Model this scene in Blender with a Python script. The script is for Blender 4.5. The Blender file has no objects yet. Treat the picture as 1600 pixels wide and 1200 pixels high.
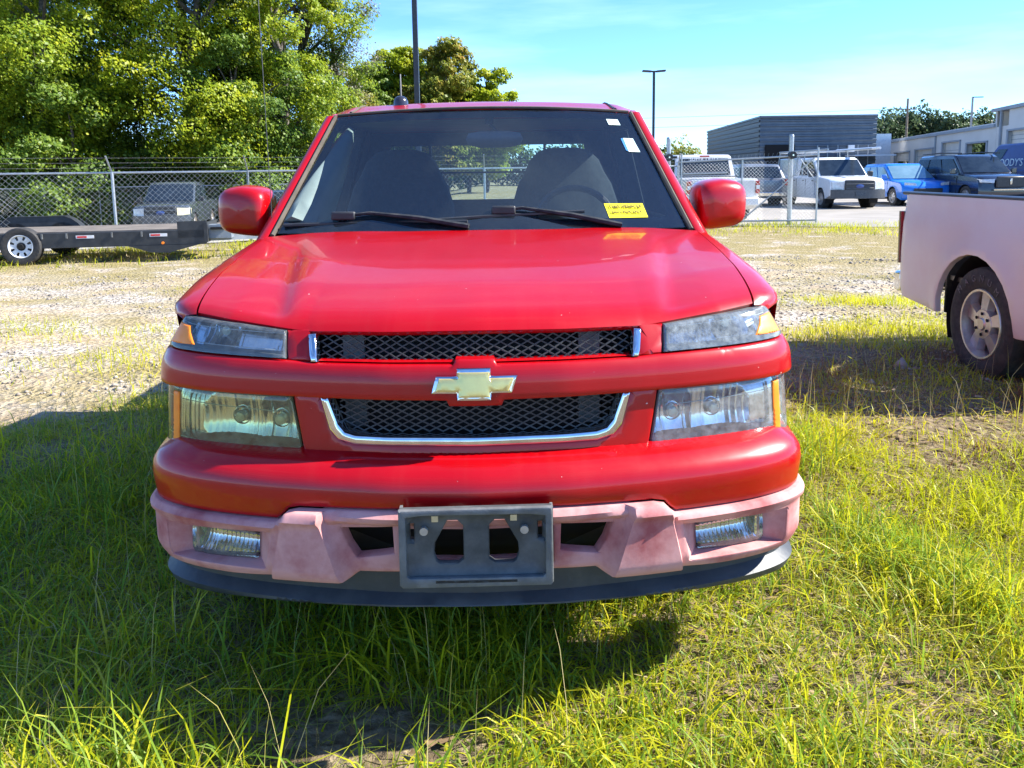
import bpy, bmesh, math, random
import numpy as np
from mathutils import Vector, Matrix, noise
from mathutils.geometry import delaunay_2d_cdt
random.seed(7); np.random.seed(7)
sc = bpy.context.scene
COL = sc.collection
R = math.radians
# ------------------------------------------------------------------ camera
H = 1.28
cam = bpy.data.cameras.new('camera'); camo = bpy.data.objects.new('camera', cam); COL.objects.link(camo)
cam.sensor_fit = 'HORIZONTAL'; cam.sensor_width = 36; cam.lens = 36 * 1240 / 1600
cam.shift_y = -0.1; cam.clip_start = .05; cam.clip_end = 3000
camo.location = (0, 0, H)
camo.rotation_mode = 'QUATERNION'
cp, sp, cr, sr = math.cos(R(7.8)), math.sin(R(7.8)), math.cos(R(.82)), math.sin(R(.82))
right = Vector((1, 0, 0)); up = Vector((0, sp, cp)); fwd = Vector((0, cp, -sp))
cx_ = right * cr - up * sr; cy_ = right * sr + up * cr
camo.rotation_quaternion = Matrix((cx_, cy_, -fwd)).transposed().to_quaternion()
sc.camera = camo
# ------------------------------------------------------------------ light
SUN = Vector((1.2, .07, 1.0)).normalized()
sl = bpy.data.lights.new('sun', 'SUN'); sl.energy = 5.0; sl.angle = R(.53); sl.color = (1, .95, .86)
so = bpy.data.objects.new('sun', sl); COL.objects.link(so); so.rotation_euler = SUN.to_track_quat('Z', 'Y').to_euler()
W = bpy.data.worlds.new('World'); sc.world = W; W.use_nodes = True
wn, wl = W.node_tree.nodes, W.node_tree.links
wn.clear()
out = wn.new('ShaderNodeOutputWorld'); bg = wn.new('ShaderNodeBackground'); sky = wn.new('ShaderNodeTexSky')
sky.sky_type = 'NISHITA'; sky.sun_disc = False
sky.sun_elevation = math.asin(SUN.z); sky.sun_rotation = math.atan2(SUN.x, SUN.y)
sky.altitude = 0; sky.air_density = .8; sky.dust_density = 0.0; sky.ozone_density = 4.0
bg.inputs[1].default_value = .135
tc = wn.new('ShaderNodeTexCoord'); mp = wn.new('ShaderNodeMapping'); mp.inputs['Scale'].default_value = (1.2, 2.2, 9)
mp.inputs['Rotation'].default_value = (0, R(14), R(20))
nz = wn.new('ShaderNodeTexNoise'); nz.inputs['Scale'].default_value = 1.7; nz.inputs['Detail'].default_value = 7; nz.inputs['Roughness'].default_value = .55
rp = wn.new('ShaderNodeValToRGB'); rp.color_ramp.elements[0].position = .48; rp.color_ramp.elements[1].position = .85
rp.color_ramp.elements[0].color = (0, 0, 0, 1); rp.color_ramp.elements[1].color = (.38, .38, .38, 1)
mx = wn.new('ShaderNodeMix'); mx.data_type = 'RGBA'; mx.inputs[7].default_value = (4.6, 6.0, 6.9, 1)
wl.new(tc.outputs['Generated'], mp.inputs[0]); wl.new(mp.outputs[0], nz.inputs[0]); wl.new(nz.outputs[0], rp.inputs[0])
hs = wn.new('ShaderNodeHueSaturation'); hs.inputs['Saturation'].default_value = 1.08; hs.inputs['Value'].default_value = 1.0
wl.new(sky.outputs[0], hs.inputs['Color'])
tint = wn.new('ShaderNodeMix'); tint.data_type = 'RGBA'; tint.blend_type = 'MULTIPLY'; tint.inputs[0].default_value = 1; tint.inputs[7].default_value = (.62, .79, 1.0, 1); wl.new(hs.outputs[0], tint.inputs[6])
wl.new(rp.outputs[0], mx.inputs[0]); wl.new(tint.outputs[2], mx.inputs[6]); wl.new(mx.outputs[2], bg.inputs[0]); wl.new(bg.outputs[0], out.inputs[0])
sc.view_settings.view_transform = 'Standard'; sc.view_settings.look = 'None'; sc.view_settings.gamma = 1
sc.view_settings.exposure = 1.45
sc.render.engine = 'CYCLES'
sc.cycles.use_denoising = True
sc.cycles.max_bounces = 10; sc.cycles.transparent_max_bounces = 16; sc.cycles.glossy_bounces = 5; sc.cycles.transmission_bounces = 6
sc.cycles.caustics_reflective = False; sc.cycles.caustics_refractive = False

# ------------------------------------------------------------------ materials
MATS = {}
def mat(name, col, rough=.5, metal=0, coat=0, noise_amt=0, noise_scale=8, col2=None, spec=.5, bump=0, bump_scale=60, coat_rough=.05, lo=.4, hi=.65):
    if name in MATS: return MATS[name]
    m = bpy.data.materials.new(name); m.use_nodes = True
    n, l = m.node_tree.nodes, m.node_tree.links
    b = n['Principled BSDF']
    b.inputs['Base Color'].default_value = (*col, 1); b.inputs['Roughness'].default_value = rough
    b.inputs['Metallic'].default_value = metal; b.inputs['Coat Weight'].default_value = coat; b.inputs['Coat Roughness'].default_value = coat_rough
    b.inputs['Specular IOR Level'].default_value = spec
    t = n.new('ShaderNodeTexCoord')
    c2 = col2 if col2 else tuple(c * (1 - noise_amt) for c in col)
    if col2 or noise_amt:
        z = n.new('ShaderNodeTexNoise'); z.inputs['Scale'].default_value = noise_scale; z.inputs['Detail'].default_value = 8; z.inputs['Roughness'].default_value = .62
        r = n.new('ShaderNodeValToRGB'); r.color_ramp.elements[0].position = lo; r.color_ramp.elements[1].position = hi
        r.color_ramp.elements[0].color = (*col, 1); r.color_ramp.elements[1].color = (*c2, 1)
        l.new(t.outputs['Object'], z.inputs[0]); l.new(z.outputs[0], r.inputs[0]); l.new(r.outputs[0], b.inputs['Base Color'])
    if bump:
        z = n.new('ShaderNodeTexNoise'); z.inputs['Scale'].default_value = bump_scale; z.inputs['Detail'].default_value = 5
        bb = n.new('ShaderNodeBump'); bb.inputs['Strength'].default_value = bump; bb.inputs['Distance'].default_value = .01
        l.new(t.outputs['Object'], z.inputs[0]); l.new(z.outputs[0], bb.inputs['Height']); l.new(bb.outputs[0], b.inputs['Normal'])
    MATS[name] = m
    return m
def glassy(name, tint, refl_rough=.02, nscale=14, haze=0.0, haze_col=(.5, .5, .5), fres=1.45, minfac=0.0):
    if name in MATS: return MATS[name]
    m = bpy.data.materials.new(name); m.use_nodes = True
    n, l = m.node_tree.nodes, m.node_tree.links; n.clear()
    o = n.new('ShaderNodeOutputMaterial'); tr = n.new('ShaderNodeBsdfTransparent'); gl = n.new('ShaderNodeBsdfGlossy'); di = n.new('ShaderNodeBsdfDiffuse')
    tr.inputs[0].default_value = (*tint, 1); gl.inputs['Roughness'].default_value = refl_rough; di.inputs[0].default_value = (*haze_col, 1)
    fr = n.new('ShaderNodeFresnel'); fr.inputs[0].default_value = fres
    m1 = n.new('ShaderNodeMixShader'); m2 = n.new('ShaderNodeMixShader')
    t = n.new('ShaderNodeTexCoord'); z = n.new('ShaderNodeTexNoise'); z.inputs['Scale'].default_value = nscale; z.inputs['Detail'].default_value = 9; z.inputs['Roughness'].default_value = .75
    mr = n.new('ShaderNodeMapRange'); mr.inputs[1].default_value = .35; mr.inputs[2].default_value = .75; mr.inputs[3].default_value = haze * .35; mr.inputs[4].default_value = haze * 1.8
    l.new(t.outputs['Object'], z.inputs[0]); l.new(z.outputs[0], mr.inputs[0]); l.new(mr.outputs[0], m1.inputs[0])
    l.new(tr.outputs[0], m1.inputs[1]); l.new(di.outputs[0], m1.inputs[2])
    mf = n.new('ShaderNodeMath'); mf.operation = 'MAXIMUM'; mf.inputs[1].default_value = minfac
    l.new(fr.outputs[0], mf.inputs[0]); l.new(mf.outputs[0], m2.inputs[0]); l.new(m1.outputs[0], m2.inputs[1]); l.new(gl.outputs[0], m2.inputs[2]); l.new(m2.outputs[0], o.inputs[0])
    MATS[name] = m
    return m
def leafmat(name, stops, trans=.35, rough=.45):
    m = bpy.data.materials.new(name); m.use_nodes = True
    n, l = m.node_tree.nodes, m.node_tree.links; n.clear()
    o = n.new('ShaderNodeOutputMaterial'); p = n.new('ShaderNodeBsdfPrincipled'); t = n.new('ShaderNodeBsdfTranslucent'); mixs = n.new('ShaderNodeMixShader')
    g = n.new('ShaderNodeNewGeometry'); r = n.new('ShaderNodeValToRGB')
    cr_ = r.color_ramp
    while len(cr_.elements) < len(stops): cr_.elements.new(.5)
    for e, (pos, c) in zip(cr_.elements, stops): e.position = pos; e.color = (*c, 1)
    tcn = n.new('ShaderNodeTexCoord'); z = n.new('ShaderNodeTexNoise'); z.inputs['Scale'].default_value = .55; z.inputs['Detail'].default_value = 3
    add = n.new('ShaderNodeMath'); add.operation = 'MULTIPLY_ADD'; add.inputs[1].default_value = .45
    sub = n.new('ShaderNodeMapRange'); sub.inputs[1].default_value = .3; sub.inputs[2].default_value = .7; sub.inputs[3].default_value = 0; sub.inputs[4].default_value = .55
    l.new(tcn.outputs['Object'], z.inputs[0]); l.new(z.outputs[0], sub.inputs[0]); l.new(g.outputs['Random Per Island'], add.inputs[0]); l.new(sub.outputs[0], add.inputs[2])
    l.new(add.outputs[0], r.inputs[0]); l.new(r.outputs[0], p.inputs['Base Color']); l.new(r.outputs[0], t.inputs[0])
    p.inputs['Roughness'].default_value = rough; p.inputs['Specular IOR Level'].default_value = .35
    mixs.inputs[0].default_value = trans
    l.new(p.outputs[0], mixs.inputs[1]); l.new(t.outputs[0], mixs.inputs[2]); l.new(mixs.outputs[0], o.inputs[0])
    return m
# ------------------------------------------------------------------ object helpers
def link(o, parent=None):
    COL.objects.link(o)
    if parent: o.parent = parent
    return o
def empty(name, loc, label, cat, group=None, rz=0):
    o = bpy.data.objects.new(name, None); o.empty_display_size = .2; COL.objects.link(o)
    o.location = loc; o.rotation_euler = (0, 0, rz); o['label'] = label; o['category'] = cat
    if group: o['group'] = group
    return o
def tag(o, label=None, cat=None, group=None, kind=None):
    if label: o['label'] = label
    if cat: o['category'] = cat
    if group: o['group'] = group
    if kind: o['kind'] = kind
    return o
def mk(name, V, Fc, m, parent=None, smooth=35, kind=None):
    me = bpy.data.meshes.new(name); me.from_pydata([tuple(v) for v in V], [], [tuple(f) for f in Fc]); me.update()
    if m: me.materials.append(m)
    if smooth:
        me.shade_smooth(); me.set_sharp_from_angle(angle=R(smooth))
    o = bpy.data.objects.new(name, me); link(o, parent)
    if kind: o['kind'] = kind
    return o
def np_mesh(name, V, Fc, m, parent=None, kind=None, smooth=False):
    V = np.asarray(V, np.float32); Fc = np.asarray(Fc, np.int32); k = Fc.shape[1]
    me = bpy.data.meshes.new(name); me.vertices.add(len(V)); me.vertices.foreach_set('co', V.ravel())
    me.loops.add(Fc.size); me.loops.foreach_set('vertex_index', Fc.ravel())
    me.polygons.add(len(Fc)); me.polygons.foreach_set('loop_start', np.arange(0, Fc.size, k, dtype=np.int32))
    me.update(calc_edges=True); me.validate()
    if m: me.materials.append(m)
    if smooth: me.shade_smooth()
    o = bpy.data.objects.new(name, me); link(o, parent)
    if kind: o['kind'] = kind
    return o
class MB:
    def __init__(s): s.V = []; s.F = []
    def add(s, V, Fc):
        b = len(s.V); s.V += [tuple(v) for v in V]; s.F += [tuple(i + b for i in f) for f in Fc]; return s
    def well(s, r, x0, x1, M, n=18):
        V = []
        for k in range(n + 1):
            q = math.pi * (k / n * 1.25 - .125)
            for x in (x0, x1): V.append(M @ Vector((x, r * math.cos(q), r * math.sin(q) * 1.0)))
        return s.add(V, [(2 * k, 2 * k + 1, 2 * k + 3, 2 * k + 2) for k in range(n)])
    def box(s, c, d, rz=0, ry=0, rx=0):
        M = Matrix.Translation(c) @ Matrix.Rotation(rz, 4, 'Z') @ Matrix.Rotation(ry, 4, 'Y') @ Matrix.Rotation(rx, 4, 'X')
        v = [M @ Vector((x * d[0] / 2, y * d[1] / 2, z * d[2] / 2)) for x in (-1, 1) for y in (-1, 1) for z in (-1, 1)]
        return s.add(v, [(0, 1, 3, 2), (4, 6, 7, 5), (0, 4, 5, 1), (2, 3, 7, 6), (0, 2, 6, 4), (1, 5, 7, 3)])
    def tube(s, pts, r, n=6, cap=True, flat=1.0):
        pts = [Vector(p) for p in pts]; rs = r if isinstance(r, (list, tuple)) else [r] * len(pts)
        V = []; Fc = []
        for i, p in enumerate(pts):
            t = (pts[min(i + 1, len(pts) - 1)] - pts[max(i - 1, 0)]).normalized()
            a = Vector((0, 0, 1)) if abs(t.z) < .9 else Vector((0, 1, 0))
            u = t.cross(a).normalized(); w = u.cross(t).normalized()
            for k in range(n):
                q = 2 * math.pi * (k + .5) / n; V.append(p + (u * math.cos(q) + w * math.sin(q) * flat) * rs[i])
        for i in range(len(pts) - 1):
            for k in range(n):
                Fc.append((i * n + k, i * n + (k + 1) % n, (i + 1) * n + (k + 1) % n, (i + 1) * n + k))
        if cap: Fc.append(tuple(range(n - 1, -1, -1))); Fc.append(tuple((len(pts) - 1) * n + k for k in range(n)))
        return s.add(V, Fc)
    def cyl(s, a, b, r, n=12, r2=None):
        return s.tube([a, b], [r, r if r2 is None else r2], n)
    def lathe(s, prof, M, n=32):   # prof (radius, axial) about local x axis
        V = []; Fc = []
        for (r, x) in prof:
            for k in range(n):
                q = 2 * math.pi * k / n; V.append(M @ Vector((x, r * math.cos(q), r * math.sin(q))))
        for i in range(len(prof) - 1):
            for k in range(n): Fc.append((i * n + k, i * n + (k + 1) % n, (i + 1) * n + (k + 1) % n, (i + 1) * n + k))
        return s.add(V, Fc)
    def grid(s, P):  # P[i][j]
        n, m = len(P), len(P[0]); V = [p for row in P for p in row]
        return s.add(V, [(i * m + j, i * m + j + 1, (i + 1) * m + j + 1, (i + 1) * m + j) for i in range(n - 1) for j in range(m - 1)])
    def build(s, name, m, parent=None, smooth=35, kind=None, bevel=0):
        o = mk(name, s.V, s.F, m, parent, smooth, kind)
        if bevel:
            b = o.modifiers.new('bevel', 'BEVEL'); b.width = bevel; b.segments = 2; b.limit_method = 'ANGLE'; b.angle_limit = R(40)
        return o
def inside(P, poly):
    P = np.asarray(P); x, y = P[:, 0], P[:, 1]; c = np.zeros(len(P), bool); n = len(poly)
    for i in range(n):
        x1, y1 = poly[i]; x2, y2 = poly[(i + 1) % n]
        if y1 == y2: continue
        c ^= ((y1 > y) != (y2 > y)) & (x < (x2 - x1) * (y - y1) / (y2 - y1) + x1)
    return c
def dist_poly(P, poly):
    P = np.asarray(P); d = np.full(len(P), 1e9); n = len(poly)
    for i in range(n):
        a = np.array(poly[i]); b = np.array(poly[(i + 1) % n]); ab = b - a; L = (ab @ ab) or 1e-12
        t = np.clip(((P - a) @ ab) / L, 0, 1); q = a + t[:, None] * ab; d = np.minimum(d, np.hypot(*(P - q).T))
    return d
def resample(poly, step):
    o = []
    for i in range(len(poly)):
        a = np.array(poly[i], float); b = np.array(poly[(i + 1) % len(poly)], float); k = max(1, int(math.ceil(np.hypot(*(b - a)) / step)))
        for j in range(k): o.append(tuple(a + (b - a) * j / k))
    return o
def area(p): return sum(p[i][0] * p[(i + 1) % len(p)][1] - p[(i + 1) % len(p)][0] * p[i][1] for i in range(len(p))) / 2
def inset(poly, d):
    n = len(poly); o = []
    for i in range(n):
        a, b, c = np.array(poly[i - 1]), np.array(poly[i]), np.array(poly[(i + 1) % n])
        e1 = (b - a) / (np.hypot(*(b - a)) + 1e-9); e2 = (c - b) / (np.hypot(*(c - b)) + 1e-9)
        n1 = np.array([-e1[1], e1[0]]); n2 = np.array([-e2[1], e2[0]]); m = n1 + n2; L = np.hypot(*m)
        m = m / L if L > 1e-6 else n1; o.append(tuple(b + m * d / max(.45, (m @ n1))))
    return o
def plate(name, poly, mapf, m, parent=None, th=.02, r=.006, step=.03, holes=(), flip=False, smooth=40, fn=None, kind=None, back=False, crease=()):
    """solid plate: poly in (u,v), mapf(u,v,depth)->xyz; rounded rims; fn adds depth field"""
    if area(poly) < 0: poly = poly[::-1]
    loops = [resample(poly, step)] + [resample(h if area(h) < 0 else h[::-1], step) for h in holes]
    pts = []; edges = []; nb = []
    for L in loops:
        b = len(pts); pts += L; edges += [(b + i, b + (i + 1) % len(L)) for i in range(len(L))]; nb.append((b, len(L)))
    def dall(P):
        d = dist_poly(P, poly)
        for h in holes: d = np.minimum(d, dist_poly(P, h))
        return d
    def ok(P):
        c = inside(P, poly)
        for h in holes: c &= ~inside(P, h)
        return c
    extra = []
    if r > 0:
        for f in (.3, 1.0):
            for L in loops:
                q = np.array(inset(L, r * f)); k = ok(q) & (dall(q) > r * f * .8); extra += [tuple(x) for x in q[k]]
    us = np.array(poly); g = np.array([(u, v) for u in np.arange(us[:, 0].min() + step * .5, us[:, 0].max(), step) for v in np.arange(us[:, 1].min() + step * .5, us[:, 1].max(), step)])
    if len(g):
        k = ok(g); g = g[k]
        if len(g): g = g[dall(g) > max(r * 1.6, step * .4)]; extra += [tuple(x) for x in g]
    if len(crease):
        cc = np.array(crease); cc = cc[ok(cc)]; cc = cc[dall(cc) > r * 1.2]
        if len(extra):
            ex = np.array(extra); dm_ = np.min(np.hypot(ex[:, None, 0] - cc[None, :, 0], ex[:, None, 1] - cc[None, :, 1]), 1); extra = [tuple(q) for q, w_ in zip(ex, dm_) if w_ > .0045]
        extra += [tuple(q) for q in cc]
    allp = pts + extra
    vs, es, fs, *_ = delaunay_2d_cdt([Vector(p) for p in allp], edges, [], 0, 1e-6)
    vs = np.array([tuple(v) for v in vs]); fs = [f for f in fs]
    cen = np.array([vs[list(f)].mean(0) for f in fs]); k = ok(cen); fs = [f for f, q in zip(fs, k) if q]
    d = dall(vs)
    dep = np.where(d < r, r - np.sqrt(np.maximum(0, r * r - (r - d) ** 2)), 0) if r > 0 else np.zeros(len(vs))
    if fn: dep = dep + np.array([fn(*v) for v in vs])
    V = [mapf(v[0], v[1], q) for v, q in zip(vs, dep)]
    Fc = []
    for f in fs:
        f = list(f); a = area([vs[i] for i in f]); f = f if a > 0 else f[::-1]
        Fc.append(tuple(f[::-1]) if flip else tuple(f))
    # rim walls from directed boundary edges
    cnt = {}
    for f in Fc:
        for i in range(len(f)): cnt[(f[i], f[(i + 1) % len(f)])] = 1
    bnd = [(a, b) for (a, b) in cnt if (b, a) not in cnt]
    bm_ = {}
    for a, b in bnd:
        for q in (a, b):
            if q not in bm_: bm_[q] = len(V); V.append(mapf(vs[q][0], vs[q][1], dep[q] + th))
    for a, b in bnd: Fc.append((b, a, bm_[a], bm_[b]))
    if back:
        base = len(V); V += [mapf(v[0], v[1], th + q) for v, q in zip(vs, dep)]
        Fc += [tuple(base + i for i in f[::-1]) for f in Fc[:len(fs)]]
    return mk(name, V, Fc, m, parent, smooth, kind)
def sym(pts):   # right-half points listed from x=0 top ... to x=0 bottom -> closed outline
    return list(pts) + [(-x, z) for x, z in reversed(pts) if abs(x) > 1e-6]
def mir(pts): return [(-x, z) for x, z in pts]
def text_mesh(txt, size, m, name, parent, M, extrude=.002, font_space=1.0, bold=0):
    c = bpy.data.curves.new(name, 'FONT'); c.body = txt; c.size = size; c.extrude = extrude; c.align_x = 'CENTER'; c.align_y = 'CENTER'; c.space_character = font_space; c.offset = bold; c.resolution_u = 3
    o = bpy.data.objects.new(name, c); COL.objects.link(o)
    me = bpy.data.meshes.new_from_object(o); bpy.data.objects.remove(o)
    me.materials.clear(); me.materials.append(m); me.transform(M)
    q = bpy.data.objects.new(name, me); link(q, parent); q['kind'] = 'thing'; del q['kind']
    return q

# ------------------------------------------------------------------ terrain
def sstep(a, b, x): t = np.clip((x - a) / (b - a), 0, 1); return t * t * (3 - 2 * t)
def tz(x, y):
    x = np.asarray(x, float); y = np.asarray(y, float)
    z = -.22 * sstep(5.0, 12, y) - .58 * sstep(18.6, 25, y) * (1 - sstep(-7.5, -3.5, x + .0 * y))
    f = np.clip(1.2 - np.hypot(x, y - 4) / 26, 0, 1)
    return z + f * (.012 * np.sin(x * 2.1 + 1.3 * np.sin(y * 1.7)) + .010 * np.sin(y * 3.1 + x * 1.1) + .006 * np.sin(x * 7.3 + y * 5.1))
def ground_mat():
    m = bpy.data.materials.new('ground_soil_gravel'); m.use_nodes = True
    n, l = m.node_tree.nodes, m.node_tree.links; b = n['Principled BSDF']; b.inputs['Roughness'].default_value = .95; b.inputs['Specular IOR Level'].default_value = .15
    t = n.new('ShaderNodeTexCoord'); sx = n.new('ShaderNodeSeparateXYZ'); l.new(t.outputs['Object'], sx.inputs[0])
    def nse(s, d=8, r=.6):
        z = n.new('ShaderNodeTexNoise'); z.inputs['Scale'].default_value = s; z.inputs['Detail'].default_value = d; z.inputs['Roughness'].default_value = r; l.new(t.outputs['Object'], z.inputs[0]); return z.outputs[0]
    def ramp(i, st):
        r = n.new('ShaderNodeValToRGB'); l.new(i, r.inputs[0]); e = r.color_ramp.elements
        while len(e) < len(st): e.new(.5)
        for q, (p, c) in zip(e, st): q.position = p; q.color = (*c, 1)
        return r.outputs[0]
    def mixc(f, a, c):
        x = n.new('ShaderNodeMix'); x.data_type = 'RGBA'; l.new(f, x.inputs[0]); l.new(a, x.inputs[6]); l.new(c, x.inputs[7]); return x.outputs[2]
    def mr(i, a, c, d=0, e=1):
        q = n.new('ShaderNodeMapRange'); l.new(i, q.inputs[0]); q.inputs[1].default_value = a; q.inputs[2].default_value = c; q.inputs[3].default_value = d; q.inputs[4].default_value = e; return q.outputs[0]
    soil = ramp(nse(22), [(.3, (.09, .065, .04)), (.5, (.19, .145, .09)), (.7, (.33, .265, .17))])
    vor = n.new('ShaderNodeTexVoronoi'); vor.inputs['Scale'].default_value = 26; l.new(t.outputs['Object'], vor.inputs[0])
    vc = n.new('ShaderNodeSeparateXYZ'); l.new(vor.outputs['Color'], vc.inputs[0])
    grav = ramp(vc.outputs[0], [(.0, (.20, .17, .14)), (.45, (.40, .35, .29)), (1, (.58, .53, .46))])
    sand = ramp(nse(9), [(.32, (.28, .205, .125)), (.52, (.44, .35, .235)), (.7, (.56, .47, .34))])
    dry = ramp(nse(30), [(.35, (.17, .14, .05)), (.55, (.32, .26, .12)), (.7, (.46, .38, .22))])
    gmask = mr(nse(.9, 5), .43, .56); base = mixc(gmask, sand, grav)
    dmask = mr(nse(.7, 7, .7), .46, .62); base = mixc(dmask, base, dry)
    # strip of dry thatch near the fences
    d2 = mr(nse(1.4, 7, .7), .38, .5)
    yy = mr(sx.outputs[1], 10.5, 13.5); mm = n.new('ShaderNodeMath'); mm.operation = 'MULTIPLY'; l.new(yy, mm.inputs[0]); l.new(d2, mm.inputs[1]); base = mixc(mm.outputs[0], base, dry)
    wob = n.new('ShaderNodeMath'); wob.operation = 'MULTIPLY_ADD'; l.new(nse(1.1, 6), wob.inputs[0]); wob.inputs[1].default_value = 3.0; l.new(sx.outputs[1], wob.inputs[2])
    sh_ = mr(sx.outputs[0], 1.0, 2.2, 0, -2.0); w2_ = n.new('ShaderNodeMath'); l.new(wob.outputs[0], w2_.inputs[0]); l.new(sh_, w2_.inputs[1]); nearf = mr(w2_.outputs[0], 4.9, 6.1); base = mixc(nearf, soil, base)
    l.new(base, b.inputs['Base Color'])
    bp = n.new('ShaderNodeBump'); bp.inputs['Strength'].default_value = .8; bp.inputs['Distance'].default_value = .03
    ad = n.new('ShaderNodeMath'); l.new(nse(40, 6), ad.inputs[0]); l.new(vor.outputs['Distance'], ad.inputs[1]); l.new(ad.outputs[0], bp.inputs['Height']); l.new(bp.outputs[0], b.inputs['Normal'])
    return m
xs = np.concatenate([-np.geomspace(900, 14, 26), np.arange(-13.5, 13.6, .25), np.geomspace(14, 900, 26)])
ys = np.concatenate([np.array([-60, -30, -15, -8, -5, -4]), np.arange(-3.5, 12, .2), np.geomspace(12, 1500, 60)])
X, Y = np.meshgrid(xs, ys, indexing='ij'); Z = tz(X, Y); nx_, ny_ = X.shape
I = np.arange(nx_ * ny_).reshape(nx_, ny_)
GF = np.stack([I[:-1, :-1], I[1:, :-1], I[1:, 1:], I[:-1, 1:]], -1).reshape(-1, 4)
tag(np_mesh('ground', np.stack([X, Y, Z], -1).reshape(-1, 3), GF, ground_mat(), smooth=True), kind='structure')
M_CONC = mat('lot_concrete', (.30, .275, .24), .9, noise_scale=.8, col2=(.24, .22, .19), bump=.2, bump_scale=20)
def sheet(name, poly, z, m):
    o = mk(name, [(x, y, z) for x, y in poly], [tuple(range(len(poly)))], m, smooth=0); o['kind'] = 'structure'; return o
sheet('parking_lot', [(2.0, 22.3), (9.6, 19.9), (60, 17), (60, 59.9), (20, 82), (2.0, 90)], -.2, M_CONC)
def strip(name, m):
    rows_ = []
    for t in np.linspace(0, 1, 60):
        x_ = -30 + 31.9 * t; y0_ = float(np.interp(x_, [-30, -17.5, -8.3, -5.9, 2.0], [7.2, 13.2, 17.5, 18.8, 22.3])); rows_.append([(x_, y0_ + (v * 9.0), float(tz(x_, y0_ + v * 9.0)) + .012) for v in np.linspace(0, 1, 14)])
    o = MB().grid(rows_[::-1]).build(name, m, smooth=60); o['kind'] = 'structure'; return o
strip('gravel_road', mat('pale_gravel', (.40, .37, .32), .95, noise_scale=30, col2=(.27, .25, .21), bump=.5, bump_scale=50))

# ------------------------------------------------------------------ paint etc.
RED = mat('red_paint', (.375, .0003, .003), .36, coat=.48, noise_scale=5, col2=(.40, .0005, .004), coat_rough=.045, spec=.3, lo=.4, hi=.75)
def weather(m, chips=True):
    n, l = m.node_tree.nodes, m.node_tree.links; b = n['Principled BSDF']; t = n.new('ShaderNodeTexCoord')
    z = n.new('ShaderNodeTexNoise'); z.inputs['Scale'].default_value = 3.2; z.inputs['Detail'].default_value = 9; z.inputs['Roughness'].default_value = .7; l.new(t.outputs['Object'], z.inputs[0])
    for sock, a, c in (('Roughness', .28, .42), ('Coat Roughness', .02, .06)):
        q = n.new('ShaderNodeMapRange'); q.inputs[1].default_value = .35; q.inputs[2].default_value = .7; q.inputs[3].default_value = a; q.inputs[4].default_value = c; l.new(z.outputs[0], q.inputs[0]); l.new(q.outputs[0], b.inputs[sock])
    src = b.inputs['Base Color'].links[0].from_socket
    v = n.new('ShaderNodeTexNoise'); v.inputs['Scale'].default_value = 95; v.inputs['Detail'].default_value = 3; l.new(t.outputs['Object'], v.inputs[0])
    q = n.new('ShaderNodeMapRange'); q.inputs[1].default_value = .765; q.inputs[2].default_value = .78; l.new(v.outputs[0], q.inputs[0])
    mpx = n.new('ShaderNodeMapping'); mpx.inputs['Scale'].default_value = (34, 2.2, 3); l.new(t.outputs['Object'], mpx.inputs[0])
    st = n.new('ShaderNodeTexNoise'); st.inputs['Scale'].default_value = 1; st.inputs['Detail'].default_value = 6; l.new(mpx.outputs[0], st.inputs[0])
    q2 = n.new('ShaderNodeMapRange'); q2.inputs[1].default_value = .5; q2.inputs[2].default_value = .8; q2.inputs[3].default_value = 0; q2.inputs[4].default_value = .02; l.new(st.outputs[0], q2.inputs[0])
    m0 = n.new('ShaderNodeMix'); m0.data_type = 'RGBA'; l.new(q2.outputs[0], m0.inputs[0]); l.new(src, m0.inputs[6]); m0.inputs[7].default_value = (.52, .20, .16, 1)
    m1 = n.new('ShaderNodeMix'); m1.data_type = 'RGBA'; l.new(q.outputs[0], m1.inputs[0]); l.new(m0.outputs[2], m1.inputs[6]); m1.inputs[7].default_value = (.62, .50, .46, 1); l.new(m1.outputs[2], b.inputs['Base Color'])
weather(RED)
PINK = mat('faded_pink_plastic', (.60, .30, .28), .75, noise_scale=5.5, col2=(.36, .085, .085), spec=.25, lo=.45, hi=.68, bump=.05)
PINKB = mat('faded_pink_paint', (.74, .66, .61), .34, coat=.3, noise_scale=1.6, col2=(.70, .57, .52), spec=.5, coat_rough=.12, lo=.45, hi=.7)
BLK = mat('black_plastic', (.018, .02, .022), .5, noise_scale=20, col2=(.03, .032, .035))
DAM = mat('air_dam_rubber', (.035, .042, .052), .5, noise_scale=14, col2=(.055, .062, .07), bump=.1)
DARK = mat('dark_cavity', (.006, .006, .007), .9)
GREYP = mat('weathered_grey_plastic', (.10, .105, .105), .55, noise_scale=18, col2=(.17, .175, .175), bump=.15)
CHROME = mat('chrome', (.75, .76, .78), .08, metal=1, noise_scale=20, col2=(.6, .6, .62))
STEEL = mat('galvanised_steel', (.46, .48, .49), .42, metal=.75, noise_scale=30, col2=(.33, .35, .36))
RUB = mat('tyre_rubber', (.022, .022, .023), .75, noise_scale=25, col2=(.05, .046, .042), bump=.2)
ALLOY = mat('alloy', (.62, .60, .58), .35, metal=.8, noise_scale=20, col2=(.48, .45, .43))
GOLD = mat('gold_badge', (.75, .62, .22), .25, metal=.55, coat=.6, noise_scale=40, col2=(.68, .55, .2))
ORANGE = mat('orange_lens', (1.0, .27, .008), .5, coat=.2, noise_scale=30, col2=(.95, .22, .006))
REDL = mat('red_lens', (.45, .01, .01), .2, coat=.8, noise_scale=30, col2=(.35, .01, .01))
WHT = mat('white_paint', (.74, .76, .78), .3, coat=.6, noise_scale=6, col2=(.66, .68, .70))
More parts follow.
